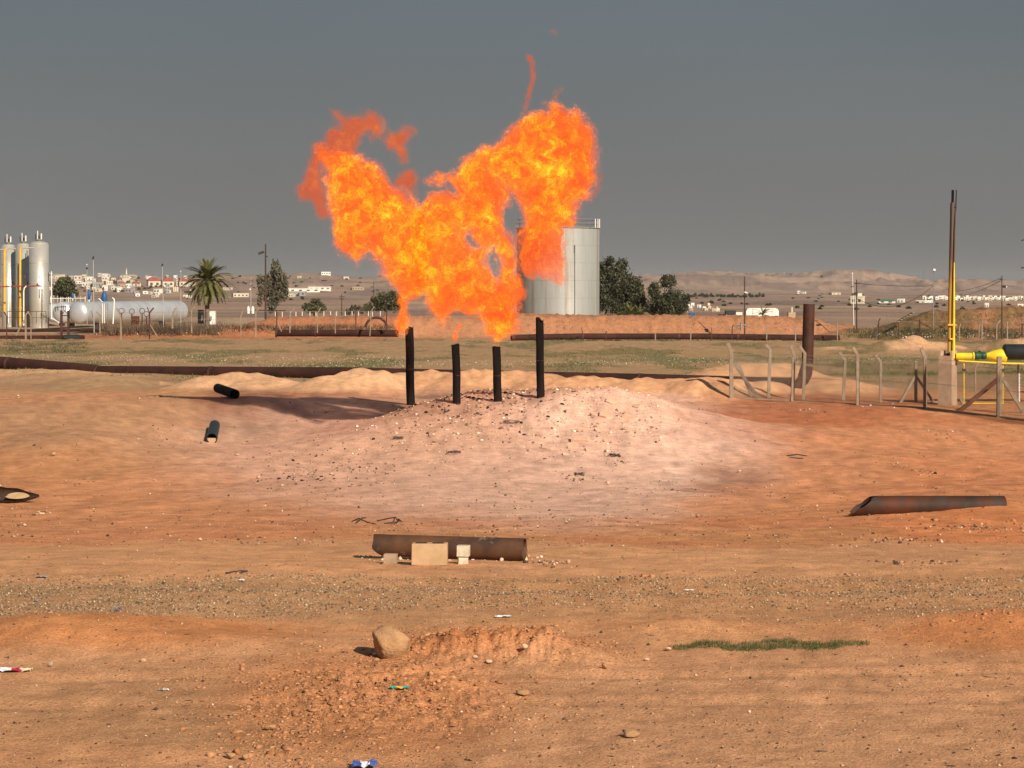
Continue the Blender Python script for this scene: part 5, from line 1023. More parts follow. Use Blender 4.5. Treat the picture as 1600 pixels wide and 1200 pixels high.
# ------------------------------------------------------------------ town, far buildings
wallc = {'cream': (.66, .58, .44), 'white': (.78, .76, .68), 'tan': (.50, .40, .28), 'grey': (.34, .33, .33)}
for k, c in wallc.items(): M['w_' + k] = pm(k + '_wall', c, tuple(v * .85 for v in c), .9, 0, .2, bs=0)
M['roof_red'] = pm('red_tile_roof', (.36, .085, .06), (.26, .07, .055), .85, 0, .3, bs=0); M['pane'] = pm('dark_window', (.05, .055, .06), None, .3, bs=0)
M['roof_green'] = pm('green_roof', (.10, .22, .12), None, .8, bs=0)
def house(px, py, wpx, hpx, label, wall='cream', roof=None, win=2, group='houses of the far town', name='house', cat='house', near=1500, dpx=None, storeys=1):
    g = G(px, py, near); d = g.y; w, h = S(wpx, d), S(hpx, d); dp = w * .8; t = thing(name, g - Vector((0, 0, 2)), label, cat, group); yaw = rnd.uniform(-.5, .5); M3 = Matrix.Rotation(yaw, 3, 'Z')
    hw = h * (.6 if roof else 1); MB().box((g.x, d, g.z + hw / 2 - 1), (w, dp, hw + 2), M3).build('walls', M['w_' + wall], t); wl_ = COL.objects[-1]
    if roof:
        mb = MB(); c = Vector((g.x, d, g.z + hw)); vs = [c + M3 @ Vector(v) for v in ((-w * .56, -dp * .56, 0), (w * .56, -dp * .56, 0), (w * .56, dp * .56, 0), (-w * .56, dp * .56, 0), (-w * .25, 0, h - hw), (w * .25, 0, h - hw))]
        mb.add(vs, [(0, 1, 5, 4), (2, 3, 4, 5), (1, 2, 5), (3, 0, 4), (3, 2, 1, 0)]).build('roof', M[roof], t)
    else:
        MB().box((g.x, d, g.z + hw + .25), (w * 1.04, dp * 1.04, .5), M3).build('parapet', M['w_' + wall], t)
    for s_ in range(storeys):
        for i in range(win):
            v = M3 @ Vector(((i + .5 - win / 2) * w / win, -dp / 2 - .03, 0)); MB().box((g.x + v.x, d + v.y, g.z + hw * (s_ + .5) / storeys), (w / win * .42, .12, hw / storeys * .42), M3).build('window', M['pane'], wl_)
    return t
rt = random.Random(12)
for i in range(96):
    x = rt.uniform(78, 218); y = rt.uniform(431.0, 456) + (2 if x > 170 else 0); k = rt.choice(['cream', 'cream', 'white', 'tan', 'grey']); sz = rt.choice(['small', 'broad'])
    house(x, y, rt.uniform(4.5, 7) if sz == 'small' else rt.uniform(8, 12), rt.uniform(3, 5.5), '%s %s house in the %s of the far town, %s' % (sz, k, 'upper rows' if y < 443 else 'lower rows', 'nearest the upright vessels' if x < 125 else 'above the blue valves' if x < 170 else 'around the mosque'), k, None, 2)
for i in range(22):
    x = rt.uniform(228, 305); y = rt.uniform(433, 447); kk = rt.choice(['cream', 'white', 'tan']); house(x, y, rt.uniform(4, 7), rt.uniform(3, 4.5), 'small %s house above the red roofs left of the palm' % kk, kk, None, 2, group='upper houses of the far town')
for i in range(14):
    x = rt.uniform(205, 300); y = rt.uniform(456, 466); house(x, y, rt.uniform(4, 8), rt.uniform(2, 4), 'low shed on the plain below the far town', rt.choice(['cream', 'white', 'grey']), None, 1, group='sheds below the town', name='shed', cat='shed', near=700)
for (x, y, w, h, lb) in ((190, 448, 11, 8, 'leftmost red-roofed house at the foot of the far town'), (211, 448, 13, 8, 'red-roofed house just right of the leftmost one'), (240, 448, 19, 15, 'biggest red-roofed house, first of the bright pair left of the mast'), (262, 448, 17, 14, 'steep red-roofed house, second of the bright pair'), (286, 447, 14, 12, 'red-roofed house just left of the palm crown'), (300, 445, 9, 8, 'red-roofed house half behind the palm crown')):
    house(x, y, w, h, lb, 'cream', 'roof_red', 2, group='red roofed houses')
house(170, 449, 11, 9, 'square cream apartment block below the hill town', 'cream', None, 3, storeys=2, group=None, name='apartment_block', cat='building'); house(153, 449, 17, 7, 'long grey block left of the cream apartment block', 'grey', None, 4, group=None, name='apartment_block', cat='building'); house(140, 441, 13, 7, 'white two-storey block above the grey one', 'white', None, 3, storeys=2, group=None, name='apartment_block', cat='building')
g = G(198, 441, 1500); t = thing('mosque', g, 'cream mosque with a pointed minaret on the crest of the far town', 'mosque'); d = g.y; s = lambda v: S(v, d)
MB().box(g + Vector((0, 0, s(2.5))), (s(12), s(10), s(7))).build('prayer_hall', M['w_cream'], t); MB().lathe(g + Vector((s(5), 0, s(6))), [(s(3), 0), (s(2.6), s(1.5)), (s(1.3), s(2.6)), (.1, s(3.2))], 14).build('dome', M['w_cream'], t)
MB().lathe(g + Vector((s(0), -s(2), 0)), [(s(1.6), 0), (s(1.3), s(12)), (s(1.8), s(12.3)), (s(1.8), s(13.2)), (s(1.1), s(13.6)), (s(1.0), s(18)), (.1, s(22))], 12).build('minaret', M['w_cream'], t)
for k in range(3): g = G(271.5 + k * 3, 456, 1200); MB().lathe(g - Vector((0, 0, 2)), [(S(1.2, g.y), 0), (S(1.2, g.y), S(10.5, g.y)), (.1, S(11.5, g.y))], 14).build('silo', M['w_cream'], None, loc=g, label='pale upright silo left of the palm, ' + ('leftmost', 'middle', 'rightmost')[k] + ' of three', cat='silo', group='three silos')
house(262, 458, 6, 14, 'dark blue-grey tower block beside the silos', 'grey', None, 2, storeys=3, group=None, name='tower_block', cat='building', near=1000); house(247, 458, 11, 6, 'long white shed left of the dark tower block', 'white', None, 2, group=None, name='shed', cat='shed', near=1000)
for (x, y, w, h, k, lb) in ((470, 456, 50, 4.5, 'white', 'long white factory wall on the plain right of the slender tree'), (500, 453, 34, 4, 'white', 'second long white building, right end of the factory row'), (465, 462, 26, 6, 'grey', 'grey factory hall before the long white wall'), (452, 464, 16, 4.5, 'cream', 'low cream building nearest in the factory row'), (375, 464, 24, 5, 'cream', 'low sandy building just right of the palm crown'),
                            (508, 429.5, 15, 4, 'white', 'white house on the skyline left of the flames'), (540, 436, 9, 3, 'cream', 'small cream house on the slope left of the flames'), (468, 434.5, 6, 2.5, 'cream', 'tiny house on the slope right of the slender tree'), (560, 453, 16, 4, 'tan', 'tan building on the slope beside the left flame'), (355, 453, 14, 3, 'cream', 'low cream building right of the palm fronds')):
    house(x, y, w, h, lb, k, None, 4, group=None, name='far_building', cat='building', near=900)
house(1340, 474.5, 19, 10, 'square cream building with two windows behind the brown power pole', 'cream', None, 2, group=None, name='guard_house', cat='building', near=500)
g = G(1340, 474.5, 500); d = g.y; MB().box(g + Vector((S(3, d), 0, S(13.5, d))), (S(7, d), S(7, d), S(6, d))).build('roof_room', M['w_cream'], None, loc=g, label='small upper room standing on the square cream building', cat='building')
for (x, y, w, h, k, rf, lb) in ((1248, 459, 5, 4, 'white', None, 'white cube house on the hillside, left of a pair'), (1256, 459, 6, 2.5, 'white', None, 'lower white house right of the white cube house'), (1304, 460.5, 15, 2.5, 'cream', None, 'pale low ruin on the hillside above the plain'), (1386, 473.5, 24, 6, 'white', 'roof_green', 'white building with a long green roof on the plain'),
                                (1408, 472.5, 10, 4, 'white', None, 'small white block right of the green roof'), (1440, 473, 14, 2, 'white', None, 'long low white wall near the lamp post'), (1452, 473, 10, 2, 'white', None, 'second low white wall near the lamp post'), (1542, 480, 6, 4, 'white', None, 'white hut on the plain right of the stack'), (1594, 480, 9, 2.4, 'white', None, 'low white shed at the right edge')):
    house(x, y, w, h, lb, k, rf, 2, group=None, name='far_building', cat='building', near=500)
for i in range(64):
    x = 1440 + 185 * ((i + rt.uniform(0, 1)) / 64); y = 468 + rt.uniform(-1.6, 2.0); kk = rt.choice(['white', 'white', 'cream']); house(x, y, rt.uniform(2.5, 6), rt.uniform(2, 3.8), 'small %s house in the far row, %s' % (kk, 'left of the yellow stack' if x < 1482 else 'between the stack and the floodlight pole' if x < 1563 else 'right of the floodlight pole'), kk, None, 1, group='white row houses at the right', near=500)
for i in range(15):
    x = rt.uniform(1072, 1125) ; y = rt.uniform(478, 488); house(x, y, rt.uniform(3, 6), rt.uniform(1.4, 2.4), 'small pale shed on the plain right of the dark trees', rt.choice(['white', 'cream', 'tan']), None, 1, group='sheds right of the trees', name='shed', cat='shed', near=350)
# hedges and scrub of the plain, far
def far_scrub(name, label, spots, n, leaf, seed, mat='leaf_dark'):
    cl = []
    for (x, y, rx, ry, near) in spots: g = G(x, y, near); cl.append(((g.x, g.y, g.z + S(ry, g.y) * .6), (S(rx, g.y), S(rx, g.y) * .8, S(ry, g.y)), 1))
    q, f_ = leafcloud(cl, n, leaf, seed); me = mesh_np(name, q, [f_], [M[mat]]); o = bpy.data.objects.new(name, me); link(o); tag(o, label, kind='stuff')
rq = random.Random(5)
far_scrub('far_trees', 'line of small dark trees along the foot of the right hills', [(1075 + i * 3.4 + rq.uniform(-2, 2), 464 + rq.uniform(-1, 1), rq.uniform(1, 2), rq.uniform(1.2, 3), 800) for i in range(36)], 9000, .9, 21)
far_scrub('far_trees', 'dark trees scattered among the far town houses', [(rq.uniform(80, 300), rq.uniform(434, 458), rq.uniform(1, 3), rq.uniform(.8, 2), 1200) for i in range(60)], 12000, .9, 22)
far_scrub('far_trees', 'dark scrub dotted over the slope left of the flames', [(rq.uniform(350, 610), rq.uniform(430, 470), rq.uniform(.8, 2.4), rq.uniform(.5, 1.4), 700) for i in range(60)], 9000, .8, 23)
far_scrub('far_trees', 'dark scrub dotted over the plain at right', [(rq.uniform(1080, 1600), rq.uniform(460, 485), rq.uniform(.8, 3), rq.uniform(.4, 1.0), 350) for i in range(60)], 9000, .5, 24)
one = one_rock(1284, 434, 6, 5, 'dark crag standing on the skyline of the right hills', 180, 'dark', 'crag', None, 1, near=2500)

# ------------------------------------------------------------------ vehicles and containers behind the bank
d = 262.0; a, b_ = W(1166, 495, d), W(1217, 481.5, d); t = thing('white_container', (a.x + 2, d, -1.6), 'long white rounded container behind the earth bank', 'container')
w_ = b_.x - a.x; hh2 = b_.z + .9; mb = MB(); prof = [(-w_ / 2, 0), (w_ / 2, 0), (w_ / 2, hh2 * .82), (w_ / 2 - .15, hh2 * .95), (w_ / 2 - .4, hh2), (-w_ / 2 + .4, hh2), (-w_ / 2 + .15, hh2 * .95), (-w_ / 2, hh2 * .82)]; cxx = (a.x + b_.x) / 2
vs = [Vector((cxx + x, d + y, -.9 + z)) for y in (0, 2.0) for x, z in prof]; n = len(prof); mb.add(vs, [tuple(range(n)), tuple(range(2 * n - 1, n - 1, -1))] + [(i, i + n, (i + 1) % n + n, (i + 1) % n) for i in range(n)]).build('body', M['white'], t)
for k in range(3): MB().box((cxx - w_ * .3 + k * w_ * .3, d - .02, -.9 + hh2 * .55), (.05, .04, hh2 * .85)).build('panel_rib', M['silver'], t)
MB().box((cxx, d + .5, -1.25), (w_ * .9, .5, .7)).build('chassis', M['dark'], t)
d = 256.0; t = thing('dark_truck', W(1143, 497, d), 'dark truck cab half hidden behind the bank left of the container', 'truck')
def bx(x0, x1, y0, y1, mt, nm, dd=0, dep=1.4): p, q = W(x0, y1, d + dd), W(x1, y0, d + dd); MB().box(((p.x + q.x) / 2, d + dd + dep / 2, (p.z + q.z) / 2), (q.x - p.x, dep, q.z - p.z)).build(nm, M[mt], t)
bx(1134, 1150, 485, 500, 'dark', 'cab'); bx(1136, 1147, 487, 491.5, 'pane', 'windscreen', -.03, .05); bx(1124, 1134, 491, 500, 'black', 'bonnet'); bx(1150, 1160, 488, 500, 'white', 'load_body', .1); bx(1134.5, 1136, 492, 496, 'white', 'side_panel', -.05, .1)
for x in (1129, 1154): MB().lathe(W(x, 501, d) - Vector((0, .1, 0)), [(.01, 0), (.45, 0), (.45, .3), (.01, .3)], 16, axis=Vector((0, 1, 0))).build('wheel', M['black'], t)
block(1077, 1086, 488.5, 498, 1.0, 'light blue cabin roof peeping over the bank right of the trees', 'blue', name='blue_cabin', d=255)
d = 258.0; t = thing('water_tank', W(1237, 496, d), 'small pale tank with a thin chimney behind the bank', 'tank'); bx(1232, 1243, 488, 498, 'post_pink', 'tank_body'); bx(1236.5, 1239, 480, 488, 'silver', 'chimney', .5, .25)
# scrap half wheel on the left bank
p = W(588, 512, 208); MB().tube([p + Vector((1.0 * math.cos(a), 0, .95 * math.sin(a))) for a in [math.pi * k / 12 for k in range(13)]], .12, 8).build('bent_scrap_pipe', M['rust_dark'], None, loc=p, label='bent arch of rusty scrap pipe on the left bank beside the flames', cat='scrap')
p = W(1290, 512, 214); t = thing('pipe_tee', W(1159, 516, 212), 'grey-blue pipe fitting lying on the bank beside the brown pole', 'fitting'); q = W(1158, 508, 212)
MB().tube([q - Vector((.45, 0, 0)), q + Vector((.45, 0, 0))], .07, 8).build('cross_pipe', M['grey_steel'], t); MB().tube([q - Vector((0, 0, .5)), q + Vector((0, 0, .25))], .1, 8).build('stem', M['grey_steel'], t)

# ------------------------------------------------------------------ litter and burnt scraps
def sheet(px, py, wpx, dep, label, mats, seed, name='wrapper', cat='litter', h=.02):
    g = G(px, py); w = S(wpx, g.y); r = random.Random(seed); nx, ny = 10, 6; vs = []
    for j in range(ny + 1):
        for i in range(nx + 1):
            vs.append(Vector((g.x + (i / nx - .5) * w, g.y + (j / ny - .5) * dep * (.75 + .25 * math.sin(i * 1.1 + seed * 2) * (1 if j > 2 else .4)) + .1 * dep * math.sin(i * .5 + seed), g.z + .006 + .5 * h * abs(math.sin(i * .7 + j * .9 + seed)) + r.uniform(0, h * .3))))
    me = bpy.data.meshes.new(name); me.from_pydata([tuple(v - g) for v in vs], [], [(j * (nx + 1) + i, j * (nx + 1) + i + 1, (j + 1) * (nx + 1) + i + 1, (j + 1) * (nx + 1) + i) for j in range(ny) for i in range(nx)])
    for m_ in mats: me.materials.append(M[m_])
    for k, p in enumerate(me.polygons): i, j = k % nx, k // nx; p.material_index = int((i / nx * len(mats)) + (.35 if j > 2 else 0)) % len(mats)
    o = bpy.data.objects.new(name, me); o.location = g; link(o); return tag(o, label, cat)
M['pink'] = pm('crimson_plastic', (.55, .02, .08), (.42, .02, .06), .4, 0, 9); M['teal'] = pm('teal_plastic', (.02, .40, .30), (.03, .28, .22), .35, 0, 9); M['film'] = pm('white_plastic', (.80, .80, .80), (.62, .63, .66), .35, 0, 14)
M['cream_film'] = pm('cream_plastic', (.66, .58, .38), None, .5); M['navy'] = pm('navy_plastic', (.05, .09, .30), (.1, .14, .36), .35, 0, 9); M['greyfilm'] = pm('grey_plastic', (.20, .22, .25), (.36, .36, .38), .4, 0, 14)
sheet(18, 1050, 62, .16, 'crumpled white and crimson plastic bag at the left edge', ['film', 'film', 'pink', 'cream_film'], 1, 'plastic_bag', h=.035)
sheet(624, 1079, 30, .09, 'small teal and yellow wrapper below the boulder', ['teal', 'mustard', 'teal'], 2, h=.022)
sheet(570, 1199, 40, .2, 'blue-edged white packet at the bottom edge of the view', ['navy', 'film', 'navy'], 3, 'packet', h=.04)
sheet(786, 965, 26, .1, 'white torn scrap lying on the track behind the boulder', ['film'], 4, 'plastic_scrap'); sheet(183, 954, 13, .08, 'crumpled dark grey plastic on the gravel strip at left', ['greyfilm', 'navy'], 5, 'plastic_scrap', h=.03)
sheet(66, 903, 18, .1, 'grey film at the upper edge of the gravel strip at far left', ['greyfilm'], 6, 'plastic_scrap'); sheet(378, 909, 9, .06, 'small white cup scrap under the burnt stick', ['film'], 7, 'plastic_scrap', h=.03); sheet(58, 940, 10, .07, 'thin clear film on the gravel at far left', ['greyfilm'], 8, 'plastic_scrap')
sheet(256, 1080, 16, .03, 'narrow grey and white paper strip in the left foreground', ['greyfilm', 'film'], 9, 'paper_strip'); sheet(1077, 924, 14, .05, 'white scrap on the gravel right of centre', ['film'], 10, 'plastic_scrap'); sheet(592, 1025, 20, .05, 'clear crumpled film tucked under the boulder', ['film', 'greyfilm'], 11, 'plastic_film', h=.03)
def sticks(name, label, segs, d_near, rp, mt, cat):
    g = G(segs[0][0][0], segs[0][0][1], d_near); mb = MB()
    for sg in segs:
        pts = []
        for (x, y, lift) in sg: q = G(x, y, d_near); pts.append(q + Vector((0, 0, lift * .3 + .01)))
        mb.tube(pts, [S(rp, g.y) * (1 - .5 * i / (len(pts) - 1)) for i in range(len(pts))], 5)
    return mb.build(name, M[mt], None, loc=g, label=label, cat=cat)
sticks('burnt_branch', 'black burnt branch lying left of centre behind the near pipe', [[(550, 816, 0), (560, 812, .04), (575, 818, .02), (588, 820, 0)], [(556, 818, 0), (566, 811, .03), (572, 810, 0)]], 25, 1.2, 'dark', 'branch')
sticks('burnt_branch', 'forked black branch just right of the other burnt one', [[(590, 815, 0), (605, 812, .03), (618, 810, .04), (622, 817, .02), (612, 820, 0)], [(600, 819, 0), (612, 818, .02), (622, 816, 0)], [(622, 812, 0), (629, 816, 0)]], 25, 1.2, 'dark', 'branch')
sticks('burnt_stick', 'short black stick with a thick end above the gravel strip', [[(352, 897, .0), (365, 896, .03), (375, 895.5, .05), (387, 894.5, .03)], [(376, 896, .03), (387, 895.5, .03)]], 20, 1.4, 'dark', 'stick')
sticks('burnt_plank', 'charred flat plank pieces on the slope right of the mound', [[(1230, 713, 0), (1245, 711, .04), (1261, 713, 0)], [(1234, 716, 0), (1255, 717, .02)]], 30, 1.4, 'cinder', 'plank')
def coil(px, py, wpx, label, seed):
    g = G(px, py, 40); r = random.Random(seed); w = S(wpx, g.y) / 2; mb = MB()
    for k in range(5):
        a0 = r.uniform(0, 6); e = r.uniform(.6, 1); ph = r.uniform(0, 6)
        mb.tube([g + Vector((w * e * math.cos(a), w * e * .9 * math.sin(a), .015 + .02 * math.sin(2 * a + ph) + .012 * k)) for a in [a0 + 5.6 * i / 18 for i in range(19)]], .006, 4, False)
    return mb.build('wire_coil', M['dark'], None, loc=g, label=label, cat='wire', group='burnt wire coils')
coil(622, 686, 18, 'burnt wire coil lower left on the mound below the leftmost flare pipe', 1); coil(710, 709, 26, 'loose burnt wire coil below the second flare pipe', 2); coil(799, 661, 26, 'dense burnt wire coil just below the third flare pipe', 3); coil(960, 713, 22, 'burnt wire coil at the right foot of the rock slabs', 4); coil(905, 743, 18, 'burnt wire coil low on the right side of the pale slope', 5)
sheet(628, 640, 6, .2, 'charred scrap at the foot of the leftmost flare pipe', ['cinder'], 13, 'charred_scrap', h=.1)

# ------------------------------------------------------------------ haze
m = bpy.data.materials.new('haze_air'); m.use_nodes = True; nt = m.node_tree; nt.nodes.remove(nt.nodes['Principled BSDF'])
v = N(nt, 'ShaderNodeVolumePrincipled'); v.inputs['Density'].default_value = HAZE; v.inputs['Color'].default_value = (.80, .80, .82, 1); v.inputs['Anisotropy'].default_value = .1
nt.links.new(v.outputs[0], nt.nodes['Material Output'].inputs['Volume'])
mb = MB(); mb.box((0, 0, 10), (20000, 20000, 150)); o = mb.build('haze', m, None, loc=(0, 0, 0), label='pale smoky haze over the whole plain', kind='stuff')
# ------------------------------------------------------------------ flames
GLOW, VEIL = .84, .44
def flame_mat(name, dim):
    m, nt, b = new_mat(name); nt.nodes.remove(b); o = nt.nodes['Material Output']
    tcd = N(nt, 'ShaderNodeTexCoord'); P = tcd.outputs['Object']
    def nz(scale, detail, rough, dist=0.0, off=0):
        mp = N(nt, 'ShaderNodeMapping'); mp.inputs['Location'].default_value = (off, off, off * .5)
        n = N(nt, 'ShaderNodeTexNoise'); n.inputs['Scale'].default_value = scale; n.inputs['Detail'].default_value = detail; n.inputs['Roughness'].default_value = rough; n.inputs['Distortion'].default_value = dist
        nt.links.new(P, mp.inputs[0]); nt.links.new(mp.outputs[0], n.inputs['Vector']); return n.outputs[0]
    def mth(op, a, b_, clamp=False):
        n = N(nt, 'ShaderNodeMath', operation=op, use_clamp=clamp)
        for i, v in ((0, a), (1, b_)):
            if hasattr(v, 'links'): nt.links.new(v, n.inputs[i])
            else: n.inputs[i].default_value = v
        return n.outputs[0]
    core = N(nt, 'ShaderNodeAttribute', attribute_name='core').outputs['Fac']      # 0 at the flame's skin, 1 deep inside
    heat = N(nt, 'ShaderNodeAttribute', attribute_name='vigour').outputs['Fac']      # 1 burning clean, 0 cool and sooty
    big = nz(.75, 3, .55, .3); mid = nz(2.6, 5, .62, .8, 3); fine = nz(12, 5, .74, 2.8, 7)
    sig = lambda f, k: mth('MULTIPLY', mth('SUBTRACT', f, .5), k)
    t = mth('ADD', mth('ADD', sig(big, 1.1), sig(mid, 2.1)), mth('ADD', sig(fine, 2.7), .02))
    t = mth('ADD', t, mth('MULTIPLY', core, .12)); t = mth('ADD', t, mth('MULTIPLY', mth('SUBTRACT', heat, 1.0), .22))
    col = ramp_of(nt, t, [(.05, (.40, .04, .003)), (.22, (.82, .11, .002)), (.38, (1.0, .19, .001)), (.52, (1.0, .33, .003)), (.68, (1.0, .47, .012)), (.90, (1.0, .78, .10))])
    pale = mixc(nt, mth('MULTIPLY', mth('SUBTRACT', 1.0, core, True), .15, True), col, (.80, .26, .08))
    if dim: pale = mixc(nt, .72, pale, (.36, .075, .035))
    em = N(nt, 'ShaderNodeEmission'); nt.links.new(pale, em.inputs[0]); 
    lace = nz(6.5, 6, .78, 2.4, 11)
    a = mth('ADD', mth('SUBTRACT', lace, .5), mth('MULTIPLY', core, .55)); a = mth('ADD', a, mth('SUBTRACT', mth('MULTIPLY', mth('SUBTRACT', heat, 1.0), .12), .13))
    mr = N(nt, 'ShaderNodeMapRange'); mr.inputs['From Min'].default_value = -.05; mr.inputs['From Max'].default_value = .06; nt.links.new(a, mr.inputs[0]); mr.inputs['To Max'].default_value = 1.0
    hr = N(nt, 'ShaderNodeMapRange'); hr.inputs['From Min'].default_value = -.1; hr.inputs['From Max'].default_value = .6; hr.inputs['To Min'].default_value = .12; nt.links.new(heat, hr.inputs[0])
    AL = mth('MULTIPLY', mr.outputs[0], hr.outputs[0])
    # burning gas: it adds its own light and hides little of what is behind it
    nt.links.new(mth('MULTIPLY', AL, GLOW * (.70 if dim else 1)), em.inputs[1])
    tr = N(nt, 'ShaderNodeBsdfTransparent'); mx = N(nt, 'ShaderNodeAddShader')
    tv = mth('SUBTRACT', 1.0, mth('MULTIPLY', AL, VEIL)); cb = N(nt, 'ShaderNodeCombineColor')
    for i in range(3): nt.links.new(tv, cb.inputs[i])
    nt.links.new(cb.outputs[0], tr.inputs[0]); nt.links.new(tr.outputs[0], mx.inputs[0]); nt.links.new(em.outputs[0], mx.inputs[1])
    nt.links.new(mx.outputs[0], o.inputs['Surface'])
    m.cycles.emission_sampling = 'NONE'; return m
M['fire'] = flame_mat('fire', False); M['fire_dim'] = flame_mat('cooling_fire', True)

def poly_sd(polys, holes, X, Z):
    """signed distance to a union of outlines less holes (positive inside)"""
    def one(poly):
        d = np.full(X.shape, 1e9); ins = np.zeros(X.shape, bool); n = len(poly)
        for i in range(n):
            (x0, y0), (x1, y1) = poly[i], poly[(i + 1) % n]; dx, dy = x1 - x0, y1 - y0
            t = np.clip(((X - x0) * dx + (Z - y0) * dy) / (dx * dx + dy * dy + 1e-9), 0, 1)
            d = np.minimum(d, np.hypot(X - x0 - t * dx, Z - y0 - t * dy))
            if y0 != y1:
                c = ((y0 > Z) != (y1 > Z)) & (X < (x1 - x0) * (Z - y0) / (y1 - y0) + x0); ins ^= c
        return np.where(ins, d, -d)
    s = np.max([one(p) for p in polys], 0)
    for h in holes: s = np.minimum(s, -one(h))
    return s
def surface_net(Fv, h, org):
    """isosurface of Fv > 0 on a grid, one vertex per mixed cell"""
    S_ = Fv > 0; nx, ny, nz_ = Fv.shape
    acc = np.zeros((nx - 1, ny - 1, nz_ - 1, 3)); cnt = np.zeros((nx - 1, ny - 1, nz_ - 1))
    ax = np.eye(3, dtype=int)
    for a in range(3):
        o = ax[a]; sl0 = tuple(slice(0, s - k) for s, k in zip(Fv.shape, o)); sl1 = tuple(slice(k, None) for k in o)
        f0, f1 = Fv[sl0], Fv[sl1]; cr = (f0 > 0) != (f1 > 0); t = np.where(cr, f0 / np.where(cr, f0 - f1, 1), 0)
        oth = [k for k in range(3) if k != a]
        for p in (0, 1):
            for q in (0, 1):
                off = [0, 0, 0]; off[oth[0]] = p; off[oth[1]] = q
                sl = [None] * 3; sl[a] = slice(0, Fv.shape[a] - 1)
                for k in oth: sl[k] = slice(off[k], off[k] + Fv.shape[k] - 1)
                c = cr[tuple(sl)]; tt = t[tuple(sl)]; v = np.zeros(3); v[oth[0]] = p; v[oth[1]] = q
                acc[..., a] += tt * c
                for k in oth: acc[..., k] += off[k] * c
                cnt += c
    mixed = cnt > 0; idx = -np.ones(mixed.shape, int); idx[mixed] = np.arange(mixed.sum())
    ijk = np.argwhere(mixed); vs = (ijk + acc[mixed] / cnt[mixed][:, None]) * h + org
    faces = []
    for a in range(3):
        o = ax[a]; sl0 = tuple(slice(0, s - k) for s, k in zip(Fv.shape, o)); sl1 = tuple(slice(k, None) for k in o)
        cr = np.argwhere(S_[sl0] != S_[sl1]); b, c = [k for k in range(3) if k != a]
        ok = (cr[:, b] > 0) & (cr[:, c] > 0) & (cr[:, b] < Fv.shape[b] - 1) & (cr[:, c] < Fv.shape[c] - 1); cr = cr[ok]
        q = []
        for (p, r_) in ((1, 1), (0, 1), (0, 0), (1, 0)):
            e = cr.copy(); e[:, b] -= p; e[:, c] -= r_; q.append(idx[e[:, 0], e[:, 1], e[:, 2]])
        q = np.stack(q, -1); flip = S_[cr[:, 0], cr[:, 1], cr[:, 2]] ^ (a == 1); q[~flip] = q[~flip][:, ::-1]; faces.append(q)
    return vs, np.concatenate(faces), ijk
def flame(name, label, polys, holes, depth, mat, K=.9, dy=0.0, amp=1.0, levels=(-.08, 0.0, .28), heatf=None, group='flames of the gas flare', grid=.06):
    pp = [[(W(px, py, depth).x, W(px, py, depth).z) for px, py in p] for p in polys]
    hh_ = [[(W(px, py, depth).x, W(px, py, depth).z) for px, py in p] for p in holes]
    al = np.array([q for p in pp for q in p]); x0, z0 = al.min(0) - .35; x1, z1 = al.max(0) + .35
    xs = np.arange(x0, x1, grid); zs = np.arange(z0, z1, grid)
    X2, Z2 = np.meshgrid(xs, zs, indexing='ij')
    wxx = .16 * amp * fbm2(X2 * 1.3, Z2 * 1.3, 4, 200, .6); wzz = .16 * amp * fbm2(X2 * 1.3 + 9, Z2 * 1.3 + 3, 4, 204, .6)
    wxx = wxx + .055 * amp * fbm2(X2 * 6, Z2 * 6, 2, 210); wzz = wzz + .055 * amp * fbm2(X2 * 6 + 5, Z2 * 6, 2, 214)
    sd2 = poly_sd(pp, hh_, X2 + wxx, Z2 + wzz)
    sd2 = sd2 + .135 * min(amp, 1)
    T = math.sqrt(max(float(sd2.max()), .03) * K) + .3
    ys = np.arange(-T, T, grid); X, Y, Z = np.meshgrid(xs, ys, zs, indexing='ij')
    n = .17 * perlin3(X * 1.1, Y * 1.1, Z * 1.1, 300) + .11 * perlin3(X * 2.6, Y * 2.6, Z * 2.6, 301) + .07 * perlin3(X * 6, Y * 6, Z * 6, 302)
    Fv = sd2[:, None, :] - Y * Y / K + n * amp * (.35 + .65 * np.clip(sd2 / .5, 0, 1))[:, None, :]
    Fv[0] = Fv[-1] = -1; Fv[:, 0] = Fv[:, -1] = -1; Fv[:, :, 0] = Fv[:, :, -1] = -1
    Vs, Fs, cores, heats, n0 = [], [], [], [], 0; base = np.array([(x0 + x1) / 2, depth + dy, z0])
    mx = max(float(Fv.max()), .05)
    for L in levels:
        if L > mx * .75: continue
        v, f, ijk = surface_net(Fv - L, grid, np.array([x0, -T + depth + dy, z0]))
        s = sd2[ijk[:, 0], ijk[:, 2]]
        Vs.append(v); Fs.append(f + n0); n0 += len(v)
        cores.append(np.clip(s / .7, 0, 1) + min(L, .3) * .3 - (.75 if L < 0 else 0))
        heats.append(np.ones(len(v)) if heatf is None else heatf(v[:, 0], v[:, 2]))
    me = mesh_np(name, np.concatenate(Vs) - base, [np.concatenate(Fs)], [mat], True)
    for nm, val in (('core', np.concatenate(cores)), ('vigour', np.concatenate(heats))):
        a = me.attributes.new(nm, 'FLOAT', 'POINT'); a.data.foreach_set('value', np.clip(val, -1, 1).astype(np.float32))
    o = bpy.data.objects.new(name, me); o.location = base; link(o)
    tag(o, label, 'flame', group); return o
DST = 77.0
def hot(px, py, r, lo=.2, hi=1.0):
    w = W(px, py, DST); return lambda x, z: lo + (hi - lo) * np.clip(np.hypot(x - w.x, z - w.z) / S(r, DST), 0, 1)
